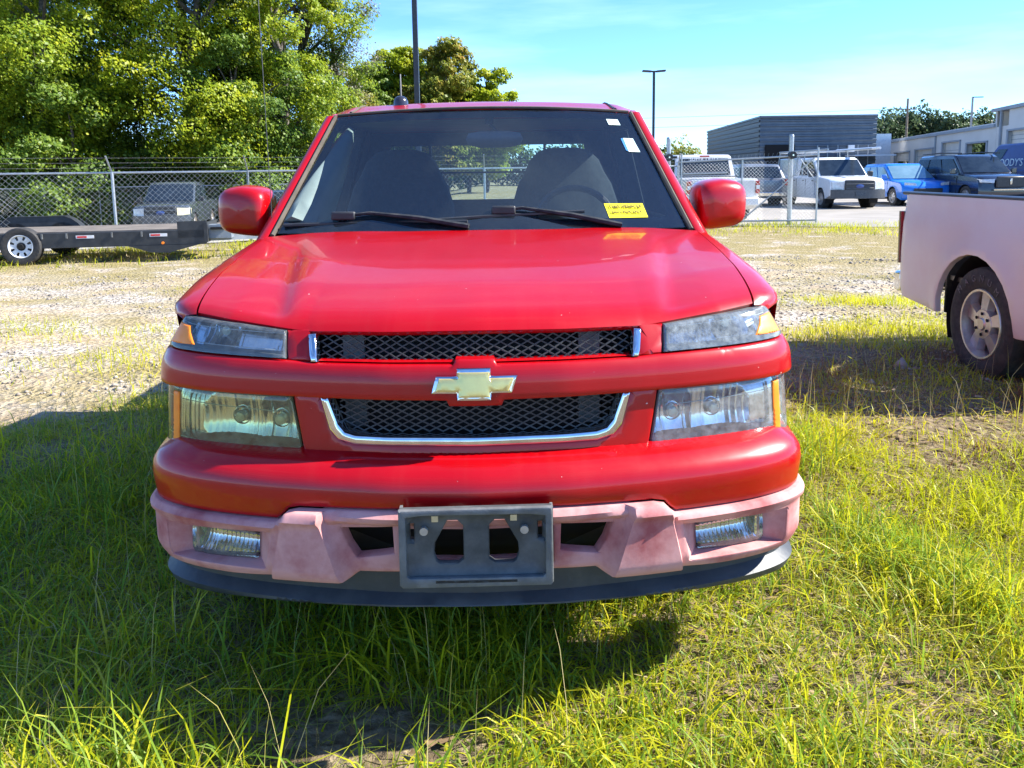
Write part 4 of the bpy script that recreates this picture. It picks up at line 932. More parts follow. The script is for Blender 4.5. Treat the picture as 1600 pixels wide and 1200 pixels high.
def tree(x, y, h, rx, z0, kind, per, size, label, group, seed, nclump=26, zb=None, name='tree', lowleaf=True, sparse=1.0, fat=1.0):
    rng = np.random.default_rng(seed); base = float(tz(x, y))
    e = empty(name, (x, y, base), label, 'tree', group)
    cl = []
    for i in range(nclump):
        t = (i + .5) / nclump; zz = z0 + (h - z0) * t; env = rx * (math.sin(math.pi * (.12 + .80 * t)) ** .7)
        a = i * 2.399 + rng.uniform(-.5, .5); rr = env * math.sqrt(rng.uniform(.15, 1)) ; r = rng.uniform(.20, .36) * rx * (1.15 - .5 * t) * fat
        cl.append(((rr * math.cos(a), rr * math.sin(a), zz + rng.uniform(-.3, .3)), (r * rng.uniform(1, 1.5), r * rng.uniform(1, 1.5), r * rng.uniform(.6, .95))))
    V, Fc = crown(rng, cl, per * sparse, size)
    np_mesh('crown', V, Fc, LM[kind], e)
    mb = MB(); th = h * .82; tr = h * .016 + .06
    tp = [(0, 0, -.1)] + [(rng.normal(0, .12) * k, rng.normal(0, .12) * k, th * k / 5) for k in range(1, 6)]
    mb.tube(tp, [tr * (1 - .16 * k) for k in range(6)], 7)
    for i in range(0, nclump, 2):
        c = cl[i][0]; zz = max(.8, min(c[2] * .8 - .4, th * .95)); k = zz / th * 5; j = min(4, int(k)); f = k - j; p0 = np.array(tp[j]) * (1 - f) + np.array(tp[j + 1]) * f
        mid = p0 * .5 + np.array(c) * .5 + np.array([0, 0, .15]); mb.tube([tuple(p0), tuple(mid), c], [tr * .35, tr * .22, tr * .08], 5, cap=False)
    mb.build('trunk', BARK, e, 60)
    return e
GW = 'trees of the woodland behind the fence'
woods = [ # x, y, h, rx, z0, kind, label
 (-23.5, 33, 15, 5.0, 2.2, 'yellow', 'broad yellow-green tree at the far left edge of the woodland'),
 (-17.8, 31.5, 14, 4.0, 2.5, 'mid', 'tall mid-green tree with yellow tips behind the trailer wheel, second from the left edge'),
 (-12.8, 33.0, 15, 4.2, 3.0, 'yellow', 'bright yellow-green tree directly above the dark pickup behind the fence'),
 (-20.5, 36, 16, 4.5, 1.5, 'green', 'dark green tree filling the gap between the two leftmost yellow-green trees'),
 (-14.8, 37, 17, 4.4, 1.5, 'dark', 'deep green tree with dark gaps behind the dark pickup, among yellow trees'),
 (-11.6, 37.0, 17, 3.6, 1.2, 'dark', 'tall dark green tree with trunk showing, right of the brightest yellow tree'),
 (-9.3, 33.5, 12, 2.3, 1.2, 'mid', 'narrow fresh green tree behind the antenna, left of the red roof'),
 (-9.6, 38, 15, 2.9, 3.5, 'mid', 'tall leafy green tree whose crown overhangs the sky gap'),
 (-26, 40, 18, 5.0, 1.5, 'green', 'large green tree rising behind the leftmost yellow-green tree'),
 (-10.5, 32.0, 7.0, 2.6, .6, 'green', 'shorter green tree covered in vines behind the left door mirror'),
 (-23, 30.5, 5.5, 3.2, .3, 'mid', 'low vine-covered green tree at the left edge behind the trailer'),
 (-16.0, 29.8, 5.0, 2.8, .3, 'green', 'low green tree under the bright crowns, left of the dark pickup'),
]
for i, (x, y, h, rx, z0, kd, lb) in enumerate(woods):
    x, y, h, rx, z0 = x * 1.17, y * 1.17, h * 1.2, rx * 1.17, z0 * 1.1
    tree(x, y, h, rx, z0, kd, 1750 if h > 9 else 1500, .145, lb, GW, 100 + i, nclump=34 if h > 8 else 18)
tree(-9.7, 43.9, 15.0, 2.7, 6.2, 'grey', 600, .10, 'thin half-bare greyish tree at the right end of the woodland', GW, 131, nclump=16)
tree(-9.8, 46.8, 7.8, 2.8, .6, 'brown', 1000, .16, 'brownish green small tree just left of the red roof', GW, 132, nclump=14)
GM = 'autumn trees standing behind the cab roof'
for i, (px, w, ztop, kd, lb) in enumerate([(590, 2.8, 9.6, 'green', 'green tree left of the near black light pole, lowest of its row'), (628, 3.0, 11.4, 'yellow', 'yellow-green tree rising just left of the near black light pole'), (665, 2.6, 10.2, 'green', 'leafy green tree directly behind the near black light pole'),
        (702, 2.8, 10.8, 'brown', 'rusty tinged tree right of the near black light pole'), (762, 2.5, 8.8, 'yellow', 'small round yellowish tree furthest right above the red roof'), (735, 2.4, 7.8, 'green', 'low green tree between the rusty and the round yellowish tree')]):
    Yt = 60 + (i % 3) * 2; tree((px - 800) / 1240 * Yt, Yt, ztop + .3, w, 2.0, kd, 1300, .22, lb, GM, 140 + i, nclump=46, fat=1.15)
def mass(name, spots, per, size, m, seed):
    rng = np.random.default_rng(seed); V, Fc = crown(rng, spots, per, size, .6); o = np_mesh(name, V, Fc, m); o['kind'] = 'stuff'; return o
rng = np.random.default_rng(5)
mass('undergrowth', [((x * 1.2, 36.6 + rng.uniform(-.8, .8), -.55 + rng.uniform(0, .5)), (1.3, 1.0, rng.uniform(.5, 1.0))) for x in np.arange(-27, -4.5, .9)], 900, .17, LM['green'], 6)
mass('ivy_bank', [((x * 1.2, 38.2 + rng.uniform(-.8, .8), .3 + rng.uniform(0, .7)), (1.4, 1.0, rng.uniform(.8, 1.5))) for x in np.arange(-27, -5, 1.1)], 800, .19, leafmat('ivy', [(0, (.05, .09, .02)), (.5, (.10, .17, .035)), (1, (.17, .25, .05))], .38), 7)
mass('distant_woods', [((x, 132 + rng.uniform(-5, 5), rng.uniform(4.6, 6.0) + .7 * math.sin(x * .4)), (3.0, 3.0, rng.uniform(3.6, 4.6))) for x in np.arange(60, 104, 1.5)], 520, .50, leafmat('far_leaf', [(0, (.05, .085, .05)), (.5, (.085, .13, .065)), (1, (.14, .18, .07))], .35), 8)
mass('distant_woods', [((x, 108 + rng.uniform(-4, 4), rng.uniform(1.5, 3.5)), (2.2, 2.0, rng.uniform(2.0, 3.4))) for x in np.arange(14, 25, 1.1)], 420, .38, LM['brown'], 9)
mass('distant_woods', [((x, 95 + rng.uniform(-4, 4), rng.uniform(1.2, 3.0)), (3.2, 2.5, rng.uniform(2.0, 3.2))) for x in np.arange(-60, 14, 2.4)], 260, .5, LM['dark'], 10)

# ================================================================== FENCES
GAL = STEEL
BW = mat('barbed_wire', (.30, .29, .28), .5, metal=.6, noise_scale=20, col2=(.22, .18, .15))
def wires(mb, A, B, z0, z1, sp, r):
    A = Vector(A); B = Vector(B); L = (B - A).length; d = (B - A) / L; h = z1 - z0; k = -h
    while k < L:
        for sg in (1, -1):
            s0, s1 = (k, k + h) if sg > 0 else (k + h, k); t0, t1 = 0.0, 1.0
            # clip to 0..L
            p = []
            for t in (0, 1):
                p.append((s0 + (s1 - s0) * t, z0 + h * t))
            (a0, b0), (a1, b1) = p
            if a0 < 0: b0 += (0 - a0) / (a1 - a0) * (b1 - b0) if a1 != a0 else 0; a0 = 0
            if a1 < 0: b1 += (0 - a1) / (a0 - a1) * (b0 - b1) if a1 != a0 else 0; a1 = 0
            if a0 > L: b0 += (L - a0) / (a1 - a0) * (b1 - b0); a0 = L
            if a1 > L: b1 += (L - a1) / (a0 - a1) * (b0 - b1); a1 = L
            if 0 <= a0 <= L and 0 <= a1 <= L and z0 - .01 <= min(b0, b1) and max(b0, b1) <= z1 + .01 and abs(a1 - a0) > .02:
                P0 = A + d * a0; P1 = A + d * a1; mb.tube([(P0.x, P0.y, b0), (P1.x, P1.y, b1)], r, 3, cap=False)
        k += sp
def fence(pts, h, label, spacing=2.75, barbed=True, first=0, rail_r=.022, sp=.115, wr=.0017, skip=()):
    x0, y0 = pts[0]; e = empty('chain_link_fence', (x0, y0, float(tz(x0, y0))), label, 'fence'); o = Vector((x0, y0, float(tz(x0, y0))))
    g = (-.22 if barbed else -.80) - o.z
    loc = [Vector((p[0] - x0, p[1] - y0, g)) for p in pts]
    for i in range(len(loc) - 1):
        A, B = loc[i], loc[i + 1]; L = (B - A).length; n = max(1, round(L / spacing))
        MB().tube([A + Vector((0, 0, h)), B + Vector((0, 0, h))], rail_r, 7).build('top_rail', GAL, e)
        m2 = MB(); wires(m2, A, B, g + .04, g + h + .03, sp, wr); m2.build('chain_link', GAL, e, 0, kind='stuff')
        if barbed:
            for j, (dz, dy) in enumerate(((.10, -.06), (.20, -.13), (.30, -.2))):
                w = MB(); w.tube([A + Vector((0, dy, h + dz)), B + Vector((0, dy, h + dz))], .0022, 3)
                k = .1
                while k < L: c = A + (B - A) * (k / L) + Vector((0, dy, h + dz)); w.tube([c + Vector((-.015, 0, -.018)), c + Vector((.015, 0, .018))], .002, 3, cap=False); k += .13
                w.build('barbed_wire', BW, e, 0)
        for k in range(n + (i == len(loc) - 2)):
            c = A + (B - A) * (k / n)
            p = MB().cyl(c + Vector((0, 0, -.2)), c + Vector((0, 0, h + .02)), .030, 10).build('post', GAL, e, 60)
            if barbed: MB().tube([c + Vector((0, 0, h)), c + Vector((0, -.22, h + .34))], .016, 6).build('barbed_wire_arm', GAL, p)
    return e
fence([(-14.06, 13.58), (-8.30, 16.7), (-5.9, 18.0)], 1.62, 'chain link fence with barbed wire on slanted arms behind the black trailer', spacing=2.73 * 1.2)
fence([(-5.9, 18.0), (4.6, 21.95)], 1.62, 'chain link fence stretch running behind the red truck cab to the gate', spacing=2.9)
fence([(-29, 30.6), (-19.5, 33.4), (-9.5, 36.3)], 1.72, 'lower inner chain link fence in front of the ivy bank', spacing=2.0, barbed=False, sp=.18, wr=.0035)
# sliding gate
gt = empty('sliding_gate', (4.55, 21.9, -.22), 'chain link sliding gate frame on rollers in front of the white pickups', 'gate')
GL = Vector((3.55, -.72, 0)); gr = MB()
def gp_(t, z): return GL * t + Vector((0, -.08, z))
for a, b in (((0, .10), (1, .14)), ((0, 1.72), (1, 1.86)), ((.04, 1.40), (.36, 1.42))): MB().tube([gp_(*a), gp_(*b)], .024, 7).build('gate_rail', GAL, gt)
for t, z in ((.03, 1.95), (.47, 1.76), (1.0, 2.05)): MB().tube([gp_(t, .08), gp_(t, z)], .024, 7).build('gate_upright', GAL, gt)
MB().tube([gp_(.47, .12), gp_(.98, 1.80)], .018, 6).build('gate_brace', GAL, gt)
MB().tube([gp_(1.0, 1.1), gp_(.86, 1.85)], .012, 6).build('gate_brace', GAL, gt)
m2 = MB(); wires(m2, gp_(0, 0), gp_(1, 0), .12, 1.72, .094, .0022); m2.build('chain_link', GAL, gt, 0, kind='stuff')
mb = MB()
for t in np.arange(.02, .99, .03): mb.tube([gp_(t, 1.74 + .14 * t), gp_(t + .006, 1.83 + .14 * t)], .003, 3)
mb.build('wire_ends', GAL, gt, 0, kind='stuff')
for (x, y, zt, lb) in ((7.47, 21.35, 2.35, 'thick steel gate post with black roller, beside the white pickup'), (4.35, 22.05, 2.35, 'steel gate post with black roller just right of the red pillar')):
    g_ = empty('gate_post', (x, y, -.22), lb, 'post', 'gate posts with rollers')
    MB().cyl((0, 0, -.2), (0, 0, zt), .062, 16).build('post', GAL, g_, 60); MB().lathe([(.0005, .06), (.05, .055), (.066, 0)], Matrix.Translation((0, 0, zt)) @ Matrix.Rotation(R(-90), 4, 'Y'), 16).build('cap', GAL, g_, 60)
    MB().cyl((-.02, -.22, 1.86), (-.02, -.06, 1.86), .10, 18).build('roller', BLK, g_); MB().cyl((-.02, -.235, 1.86), (-.02, -.215, 1.86), .022, 10).build('axle', CHROME, g_)
    MB().box((-.02, -.02, 1.86), (.5, .03, .06)).build('bracket', BLK, g_)

# ================================================================== LIGHT POLES, UTILITY
PB = mat('pole_black', (.02, .022, .028), .45, noise_scale=10, col2=(.035, .035, .04))
lp = empty('light_pole', (-2.42, 21.3, -.22), 'tall black square light pole rising out of frame behind the red roof', 'light pole', 'parking lot light poles')
MB().box((0, 0, 4.6), (.128, .128, 9.2)).build('pole', PB, lp); MB().box((0, 0, .02), (.34, .34, .04)).build('base_plate', PB, lp)
MB().tube([(-.7, 0, 9.25), (.7, 0, 9.25)], .04, 6).build('arm', PB, lp)
for s_ in (-1, 1): MB().box((s_ * .75, 0, 9.25), (.6, .32, .08)).build('lamp_head', PB, lp, bevel=.02)
lp2 = empty('light_pole', (8.72, 49, -.22), 'far light pole with two flat lamp heads against the sky', 'light pole', 'parking lot light poles')
MB().box((0, 0, 3.7), (.14, .14, 7.4)).build('pole', PB, lp2); MB().tube([(-.25, 0, 7.42), (.25, 0, 7.42)], .05, 6).build('arm', PB, lp2)
for s_ in (-1, 1): MB().box((s_ * .42, 0, 7.44), (.55, .35, .10), ry=s_ * R(-4)).build('lamp_head', PB, lp2, bevel=.02)
lp3 = empty('light_pole', (40.6, 71, -.22), 'thin far light pole with one arm above the pale garage roof', 'light pole', 'parking lot light poles')
MB().box((0, 0, 3.75), (.12, .12, 7.5)).build('pole', mat('pole_grey', (.25, .26, .27), .5, noise_scale=10, col2=(.2, .2, .2)), lp3); MB().box((.45, 0, 7.5), (.9, .2, .08)).build('lamp_head', PB, lp3)
up_ = empty('utility_pole', (49.2, 100, -.22), 'wooden utility pole with transformers beyond the garage roof', 'utility pole')
WD = mat('pole_wood', (.16, .13, .10), .9, noise_scale=5, col2=(.22, .19, .16))
MB().cyl((0, 0, 0), (0, 0, 9.9), .16, 8, .12).build('pole', WD, up_, 60)
MB().box((0, 0, 8.6), (2.2, .12, .12)).build('crossarm', WD, up_)
for x in (-.45, .45): MB().cyl((x, -.2, 3.9), (x, -.2, 4.9), .26, 12).build('transformer', mat('transformer_grey', (.42, .45, .47), .5, noise_scale=10, col2=(.36, .38, .4)), up_, 60)
for x in (-.9, 0, .9): MB().cyl((x, 0, 8.66), (x, 0, 8.95), .06, 6).build('insulator', GREYP, up_)
for k, (z0, z1) in enumerate(((8.75, 8.9), (7.6, 7.4))):
    pts = [(-90 + (139.2) * t, 92 + 8 * t, z0 + (1.0 - t) * .3 - 3.0 * 4 * t * (1 - t) * .45 - .22) for t in np.linspace(0, 1, 22)]
    tag(MB().tube(pts, .022, 4, cap=False).build('power_line', BLK), ('upper' if k == 0 else 'lower') + ' thin power line crossing the sky left of the utility pole', 'cable', 'power lines')

# ================================================================== BUILDINGS
CORR = mat('corrugated_dark', (.10, .125, .155), .45, metal=.3, noise_scale=1.5, col2=(.13, .155, .185))
CORR2 = mat('corrugated_side', (.085, .095, .11), .5, metal=.2, noise_scale=1.5, col2=(.10, .11, .125))
wb = empty('warehouse', (18.6, 60, -.22), 'dark blue-grey building clad in horizontal corrugated metal', 'building')
hgt = 5.28
prof = []; zz = 0; k = 0
while zz < hgt: prof += [(zz, 0), (zz + .16, 0), (zz + .21, .07), (zz + .29, .07), (zz + .34, 0)]; zz += .37
prof = [(min(z, hgt), d) for z, d in prof]
MB().grid([[(8.7 * t, -d, z) for z, d in prof] for t in (0, 1)][::-1]).build('front_cladding', CORR, wb, 20, kind='stuff')
MB().grid([[(1.5 * t - d, 22 * t, z) for z, d in prof] for t in (0, 1)]).build('side_cladding', CORR2, wb, 20, kind='stuff')
MB().add([(.02, .1, 0), (8.68, .1, 0), (10.2, 22, 0), (1.52, 22, 0), (.02, .1, hgt), (8.68, .1, hgt), (10.2, 22, hgt), (1.52, 22, hgt)], [(0, 1, 5, 4), (1, 2, 6, 5), (2, 3, 7, 6), (3, 0, 4, 7), (4, 5, 6, 7)]).build('walls', CORR2, wb, 0)
MB().tube([(0, -.1, hgt + .06), (8.7, -.1, hgt + .06)], .10, 6).tube([(0, -.1, hgt + .06), (1.5, 22, hgt + .06)], .10, 6).build('coping', CORR, wb)
MB().box((1.5, -.06, 2.7), (2.2, .2, 1.2)).build('entrance_canopy', DARK, wb); MB().box((1.5, .0, 1.1), (1.8, .3, 2.2)).build('door', DARK, wb)
MB().box((7.9, -.9, 2.4), (3.0, 1.8, .10)).build('awning', WHT, wb); MB().box((6.8, -.12, 2.95), (.5, .1, .5)).build('wall_light_box', WHT, wb)
for i in range(6): MB().box((4.2 + i * .75, -.4, 1.6), (.05, .05, 3.2)).build('rail_post', GAL, wb)
# garage : wall line A -> B
PALE = mat('garage_panel', (.64, .62, .59), .7, noise_scale=.5, col2=(.58, .56, .53)); PTR = mat('garage_trim', (.30, .33, .37), .6, noise_scale=1, col2=(.26, .29, .33)); WDR = mat('roller_door', (.66, .64, .60), .6, noise_scale=1, col2=(.58, .56, .52))
A = np.array([32.9, 72.]); B = np.array([23.5, 33.]); dv = (B - A); Lg = float(np.hypot(*dv)); du = dv / Lg; nrm = np.array([-du[1], du[0]]) * -1   # towards the lot (-x side)
if nrm[0] > 0: nrm = -nrm
gb = empty('garage_building', (A[0], A[1], -.22), 'long pale grey service garage with roller doors on the right', 'building')
def gw_(t, z, o=0.0): p = du * Lg * t + nrm * o; return (p[0], p[1], z)
HG, HT = 3.55, 4.35
def gbox(t0, t1, z0, z1, o0, o1, name, m, par=gb, **k):
    V = [gw_(t, z, o) for t in (t0, t1) for o in (o0, o1) for z in (z0, z1)]
    return MB().add(V, [(0, 1, 3, 2), (4, 6, 7, 5), (0, 4, 5, 1), (2, 3, 7, 6), (0, 2, 6, 4), (1, 5, 7, 3)]).build(name, m, par, 0, **k)
doors = [(-.0326, .1109, 2.60, 0), (.1691, .294, 2.65, .75), (.3317, .4501, 2.72, 0), (.5026, .5967, 3.02, 0), (.6272, .7154, 2.80, 1.0), (.790, .900, 3.25, .60), (.935, 1.03, 3.25, .3)]
ts = -.06
for (a, b, zt, op) in doors:
    top = HT if a > .74 else HG
    gbox(ts, a, 0, HG if ts < .74 else HT, -.3, 0, 'wall', PALE)
    gbox(a, b, zt, top, -.3, 0, 'lintel_wall', PALE); ts = b
    d_ = gbox(a, b, zt * op, zt, -.25, -.18, 'roller_door', WDR)
    n = 6
    for k in range(1, n):
        zz = zt * op + (zt - zt * op) * k / n; gbox(a, b, zz - .015, zz + .015, -.18, -.165, 'door_rib', PTR, d_)
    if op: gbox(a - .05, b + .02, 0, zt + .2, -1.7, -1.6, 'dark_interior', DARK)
    for q in (a, b): gbox(q - .003, q + .003, 0, zt + .05, 0, .05, 'door_jamb', PTR)
    gbox(a - .003, b + .003, zt, zt + .09, 0, .05, 'door_header', PTR)
gbox(ts, 1.12, 0, HT, -.3, 0, 'wall', PALE)
gbox(.742, .748, HG, HT, -8, .0, 'step_wall', PALE); gbox(.742, .748, 0, HT, -.3, .01, 'pier', PALE)
gbox(-.06, .745, HG, HG + .16, -8, .12, 'roof_edge', PTR); gbox(.735, 1.12, HT, HT + .17, -8, .16, 'roof_edge', PTR)
gbox(-.06, .745, HG + .16, HG + .24, -8, .0, 'roof', PALE)
for t in (.1228, .4655, .7667): gbox(t - .002, t + .002, 0, (HT if t > .74 else HG), .02, .10, 'downspout', PTR)
MB().box((-4.0, -9.0, 2.9), (1.4, 1.0, 2.4)).build('parapet_block', WHT, gb)

# ================================================================== TRAILER
tr = empty('car_trailer', (-8.64, 13.94, -.22), 'black flatbed trailer with white spoked wheels parked in front of the fence', 'trailer', rz=R(11))
TB = mat('trailer_black', (.018, .02, .024), .45, noise_scale=6, col2=(.035, .037, .04))
WW = mat('white_wheel', (.66, .68, .70), .4, noise_scale=20, col2=(.55, .57, .6))
# local: x forward (towards the tongue), y across (0 near side .. 2.1 far side)
MB().box((-.55, .06, .42), (7.3, .07, .27)).build('side_rail', TB, tr, bevel=.008); MB().box((-.55, 2.0, .42), (7.3, .07, .27)).build('side_rail', TB, tr, bevel=.008)
for i in range(7): MB().box((-3.6 + i * 1.06, 1.03, .40), (.07, 1.9, .12)).build('cross_member', TB, tr)
for i in range(8): MB().box((-.55, .22 + i * .232, .555), (7.2, .21, .035)).build('deck_plank', mat('deck_wood', (.13, .11, .09), .9, noise_scale=3, col2=(.2, .17, .14)), tr)
def twheel(x, y, s):
    e = bpy.data.objects.new('wheel', None); link(e, tr); M = Matrix.Translation((x, y, .335)) @ Matrix.Rotation(R(-90 if s < 0 else 90), 4, 'Z')
    r = .335; MB().lathe([(.2, -.2), (.31, -.2), (r, -.175), (r, -.025), (.315, .0), (.27, .004), (.205, -.008)], M, 36).build('tyre', RUB, e)
    mb = MB().lathe([(.207, -.2), (.207, -.008), (.197, -.004), (.188, -.02), (.18, -.03)], M, 36); 
    mb.lathe([(.075, -.045), (.10, -.036), (.115, -.034)], M, 24)
    for k in range(8):
        a = 2 * math.pi * k / 8; Mm = M @ Matrix.Rotation(a, 4, 'X'); V = [Mm @ Vector(p) for p in ((-.034, .112, -.030), (-.034, .112, .030), (-.032, .186, .050), (-.032, .186, -.050))]; mb.add(V, [(3, 2, 1, 0)])
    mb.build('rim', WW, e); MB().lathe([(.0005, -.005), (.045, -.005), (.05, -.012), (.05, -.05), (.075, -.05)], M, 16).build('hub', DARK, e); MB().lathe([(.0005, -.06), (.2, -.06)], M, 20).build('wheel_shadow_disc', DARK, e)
for x in (0, -.87): twheel(x, -.02, -1); twheel(x, 2.28, 1)
fen = []
for t in np.linspace(0, 1, 17):
    a = math.pi * (1 - t); x = -.435 + .87 * math.copysign(min(1, abs(math.cos(a)) * 1.0), math.cos(a)) * 1.02; z = .30 + .47 * min(1, (math.sin(a) * 1.25)); fen.append((x, z))
MB().grid([[(x, 2.06, z), (x, 2.34, z)] for x, z in fen]).build('fender', TB, tr, 50)
MB().add([(x, 2.08, z) for x, z in fen], [tuple(range(len(fen)))]).build('fender_side', TB, tr, 0)
MB().box((3.10, .55, .50), (.06, 1.1, .36)).box((2.86, .05, .56), (.50, .05, .30)).build('front_plate', TB, tr)
STG = mat('tongue_grey', (.16, .19, .22), .45, noise_scale=5, col2=(.22, .25, .28))
tb_ = MB().box((3.32, .30, .50), (.42, .30, .26)).build('tongue_box', STG, tr, bevel=.01)
MB().box((3.30, .12, .565), (.26, .06, .045)).build('box_slot', DARK, tb_)
MB().tube([(3.0, .25, .38), (4.7, 1.0, .36)], .075, 4).build('tongue', STG, tr, 0); MB().tube([(3.0, 1.85, .38), (4.7, 1.08, .36)], .075, 4).build('tongue', STG, tr, 0)
MB().tube([(4.15, .80, .36), (4.15, .80, .02)], .035, 8).build('jack', TB, tr); MB().box((3.5, .22, .66), (.30, .14, .10)).build('coupler_winch', CHROME, tr)
MB().add([(x_, y_, z_) for y_ in (.0, .10) for x_, z_ in ((1.75, .29), (2.15, .16), (2.45, .15), (3.0, .29))], [(0, 1, 2, 3), (7, 6, 5, 4), (0, 4, 5, 1), (1, 5, 6, 2), (2, 6, 7, 3)]).build('gusset', TB, tr, 0)
RW = mat('decal_white', (.7, .7, .7), .5, noise_scale=20, col2=(.6, .6, .6)); RR = mat('decal_red', (.6, .02, .02), .5, noise_scale=20, col2=(.5, .02, .02))
for x in (1.05, 2.28):
    d_ = MB().box((x, .022, .475), (.30, .006, .055)).build('decal', RW, tr); MB().box((x - .05, .0175, .475), (.16, .004, .032)).build('decal_print', RR, d_)
for x in (.35, .75, 1.5, 2.0): MB().box((x, .015, .50), (.025, .03, .09)).build('stake_pocket', GREYP, tr)
MB().cyl((2.35, .02, .33), (2.35, .0, .33), .025, 10).build('marker_lamp', ORANGE, tr)

# ================================================================== OTHER VEHICLES
def vehicle(loc, rz, L, Wd, Ht, kindv, paint, label, cat, group=None, wheel_r=.37, wy=(.95, 4.3), belt=1.05, hood_z=1.05, hood_l=1.15, cab=None, glassm=None, trim=None, grille='dark', arch=None, name='parked_car', bumper=None, clear=.32):
    """front faces -y at y=0; x centred"""
    e = empty(name, loc, label, cat, group, rz); glassm = glassm or mat('car_glass', (.012, .02, .032), .12, noise_scale=3, col2=(.022, .034, .05), spec=.35); trim = trim or BLK; w = Wd / 2
    ar = (arch or wheel_r + .07)
    if kindv == 'pickup': top = [(.03, clear + .18), (.0, .62), (.02, hood_z - .16), (.07, hood_z - .07), (.18, hood_z - .02), (.5, hood_z + .01), (hood_l, belt + .03), (cab[3], belt + .02), (L - .02, belt + .04), (L, belt - .05), (L, clear + .20), (L - .12, clear + .1)]
    elif kindv == 'van': top = [(.05, clear), (0, .55), (.03, .85), (.18, hood_z), (hood_l, belt + .06), (L - .1, belt + .06), (L, belt), (L + .02, clear + .1), (L - .1, clear)]
    else: top = [(.10, clear), (.01, clear + .12), (0, .56), (.01, .70), (.06, hood_z - .22), (.20, hood_z - .10), (.45, hood_z - .03), (.8, hood_z + .0), (hood_l, belt + .02), (L - .16, belt + .02), (L - .03, belt - .05), (L, .62), (L - .05, clear + .05)]
    bot = []
    for c in reversed(wy): bot += [(c + ar * math.cos(a), max(clear, wheel_r + ar * math.sin(a))) for a in np.linspace(math.asin(min(1, (clear - wheel_r) / ar)) if clear > wheel_r else 0, math.pi - (math.asin(min(1, (clear - wheel_r) / ar)) if clear > wheel_r else 0), 12)]
    poly = top + [(wy[1] + ar + .03, clear)] + bot
    poly = [p for p in poly]
    n = len(poly); us_ = [-1, -.985, -.93, -.8, -.4, 0, .4, .8, .93, .985, 1]; V = []
    for u in us_:
        au = abs(u); ins = .07 * (au > .99) + .025 * (.98 < au < .99) + .006 * (.9 < au < .95)
        for (y, z) in poly:
            hi = max(0, min(1, (z - .75) / .3)); yy = y + (.16 * u ** 4) * max(0, 1 - y / .9) - (.06 * u ** 4) * max(0, 1 - (L - y) / .6); zz2 = z - ins * hi * (1 if z > belt - .12 or y < hood_l else .3)
            x = u * w * (1 - .03 * max(0, (.55 - z)) / .3 - .015 * max(0, (z - .85) / .25))
            if y < hood_l and z > hood_z - .1: zz2 -= .03 * u * u
            V.append((x, yy, zz2))
    Fc = []
    for i in range(len(us_) - 1):
        for j in range(n): Fc.append((i * n + j, (i + 1) * n + j, (i + 1) * n + (j + 1) % n, i * n + (j + 1) % n))
    body = MB().add(V, Fc)
    import mathutils
    for i, flip in ((0, False), (len(us_) - 1, True)):
        pl = [Vector((V[i * n + j][1], V[i * n + j][2], 0)) for j in range(n)]
        for t in mathutils.geometry.tessellate_polygon([pl]): body.F.append(tuple(i * n + q for q in (t if flip else t[::-1])))
    bo = body.build('body', paint, e, 35)
    # cabin : cab = (base front y, roof front y, roof rear y, base rear y)
    c0, c1, c2, c3 = cab; xb, xr = w * .93, w * (.85 if kindv == 'pickup' else .80); zb, zr_ = belt, Ht - .03
    cv = []
    for u in (-1, -.92, -.5, 0, .5, .92, 1):
        dzr = -.05 * (abs(u) > .95) - .012 * abs(u)
        cv.append([(u * xb, c0 + .10 * u * u - .06, zb), (u * xr, c1 + .06 * u * u, zr_ - .03 + dzr), (u * xr, c1 + .15 + .05 * u * u, zr_ + .02 + dzr), (u * xr, (c1 + c2) / 2, zr_ + .03 + dzr), (u * xr, c2 - .1, zr_ + .01 + dzr), (u * xr, c2 - .03 * u * u, zr_ - .04 + dzr), (u * xb, c3 - .04 * u * u, zb)])
    nb_ = 7; cm = MB().grid(cv); 
    base = len(cm.V); cm.F.append(tuple(range(nb_))); cm.F.append(tuple(range(6 * nb_, 7 * nb_))[::-1])
    cm.build('cabin', paint, e, 35)
    def lerp(a, b, t): return tuple(np.array(a) * (1 - t) + np.array(b) * t)
    def curvq(rowa, rowb, t0, t1, offy, nm, nx=8, ux=.93):
        Pp = []
        for u in np.linspace(-ux, ux, nx):
            a = (u * xb, (c0 + .10 * u * u - .06) if nm == 'windshield' else (c3 - .04 * u * u), zb); b = (u * xr, (c1 + .06 * u * u) if nm == 'windshield' else (c2 - .03 * u * u), zr_ - .03 - .012 * abs(u))
            Pp.append([tuple(np.array(lerp(a, b, t)) + np.array([0, offy, .012])) for t in (t0, t1)])
        return MB().grid(Pp).build(nm, glassm, e, 60)
    curvq(0, 0, .06, .93, -.012, 'windshield'); curvq(0, 0, .10 if kindv != 'pickup' else .15, .88, .012, 'rear_window', ux=.86)
    nwin = {'pickup': 2, 'van': 1, 'suv': 3}[kindv]
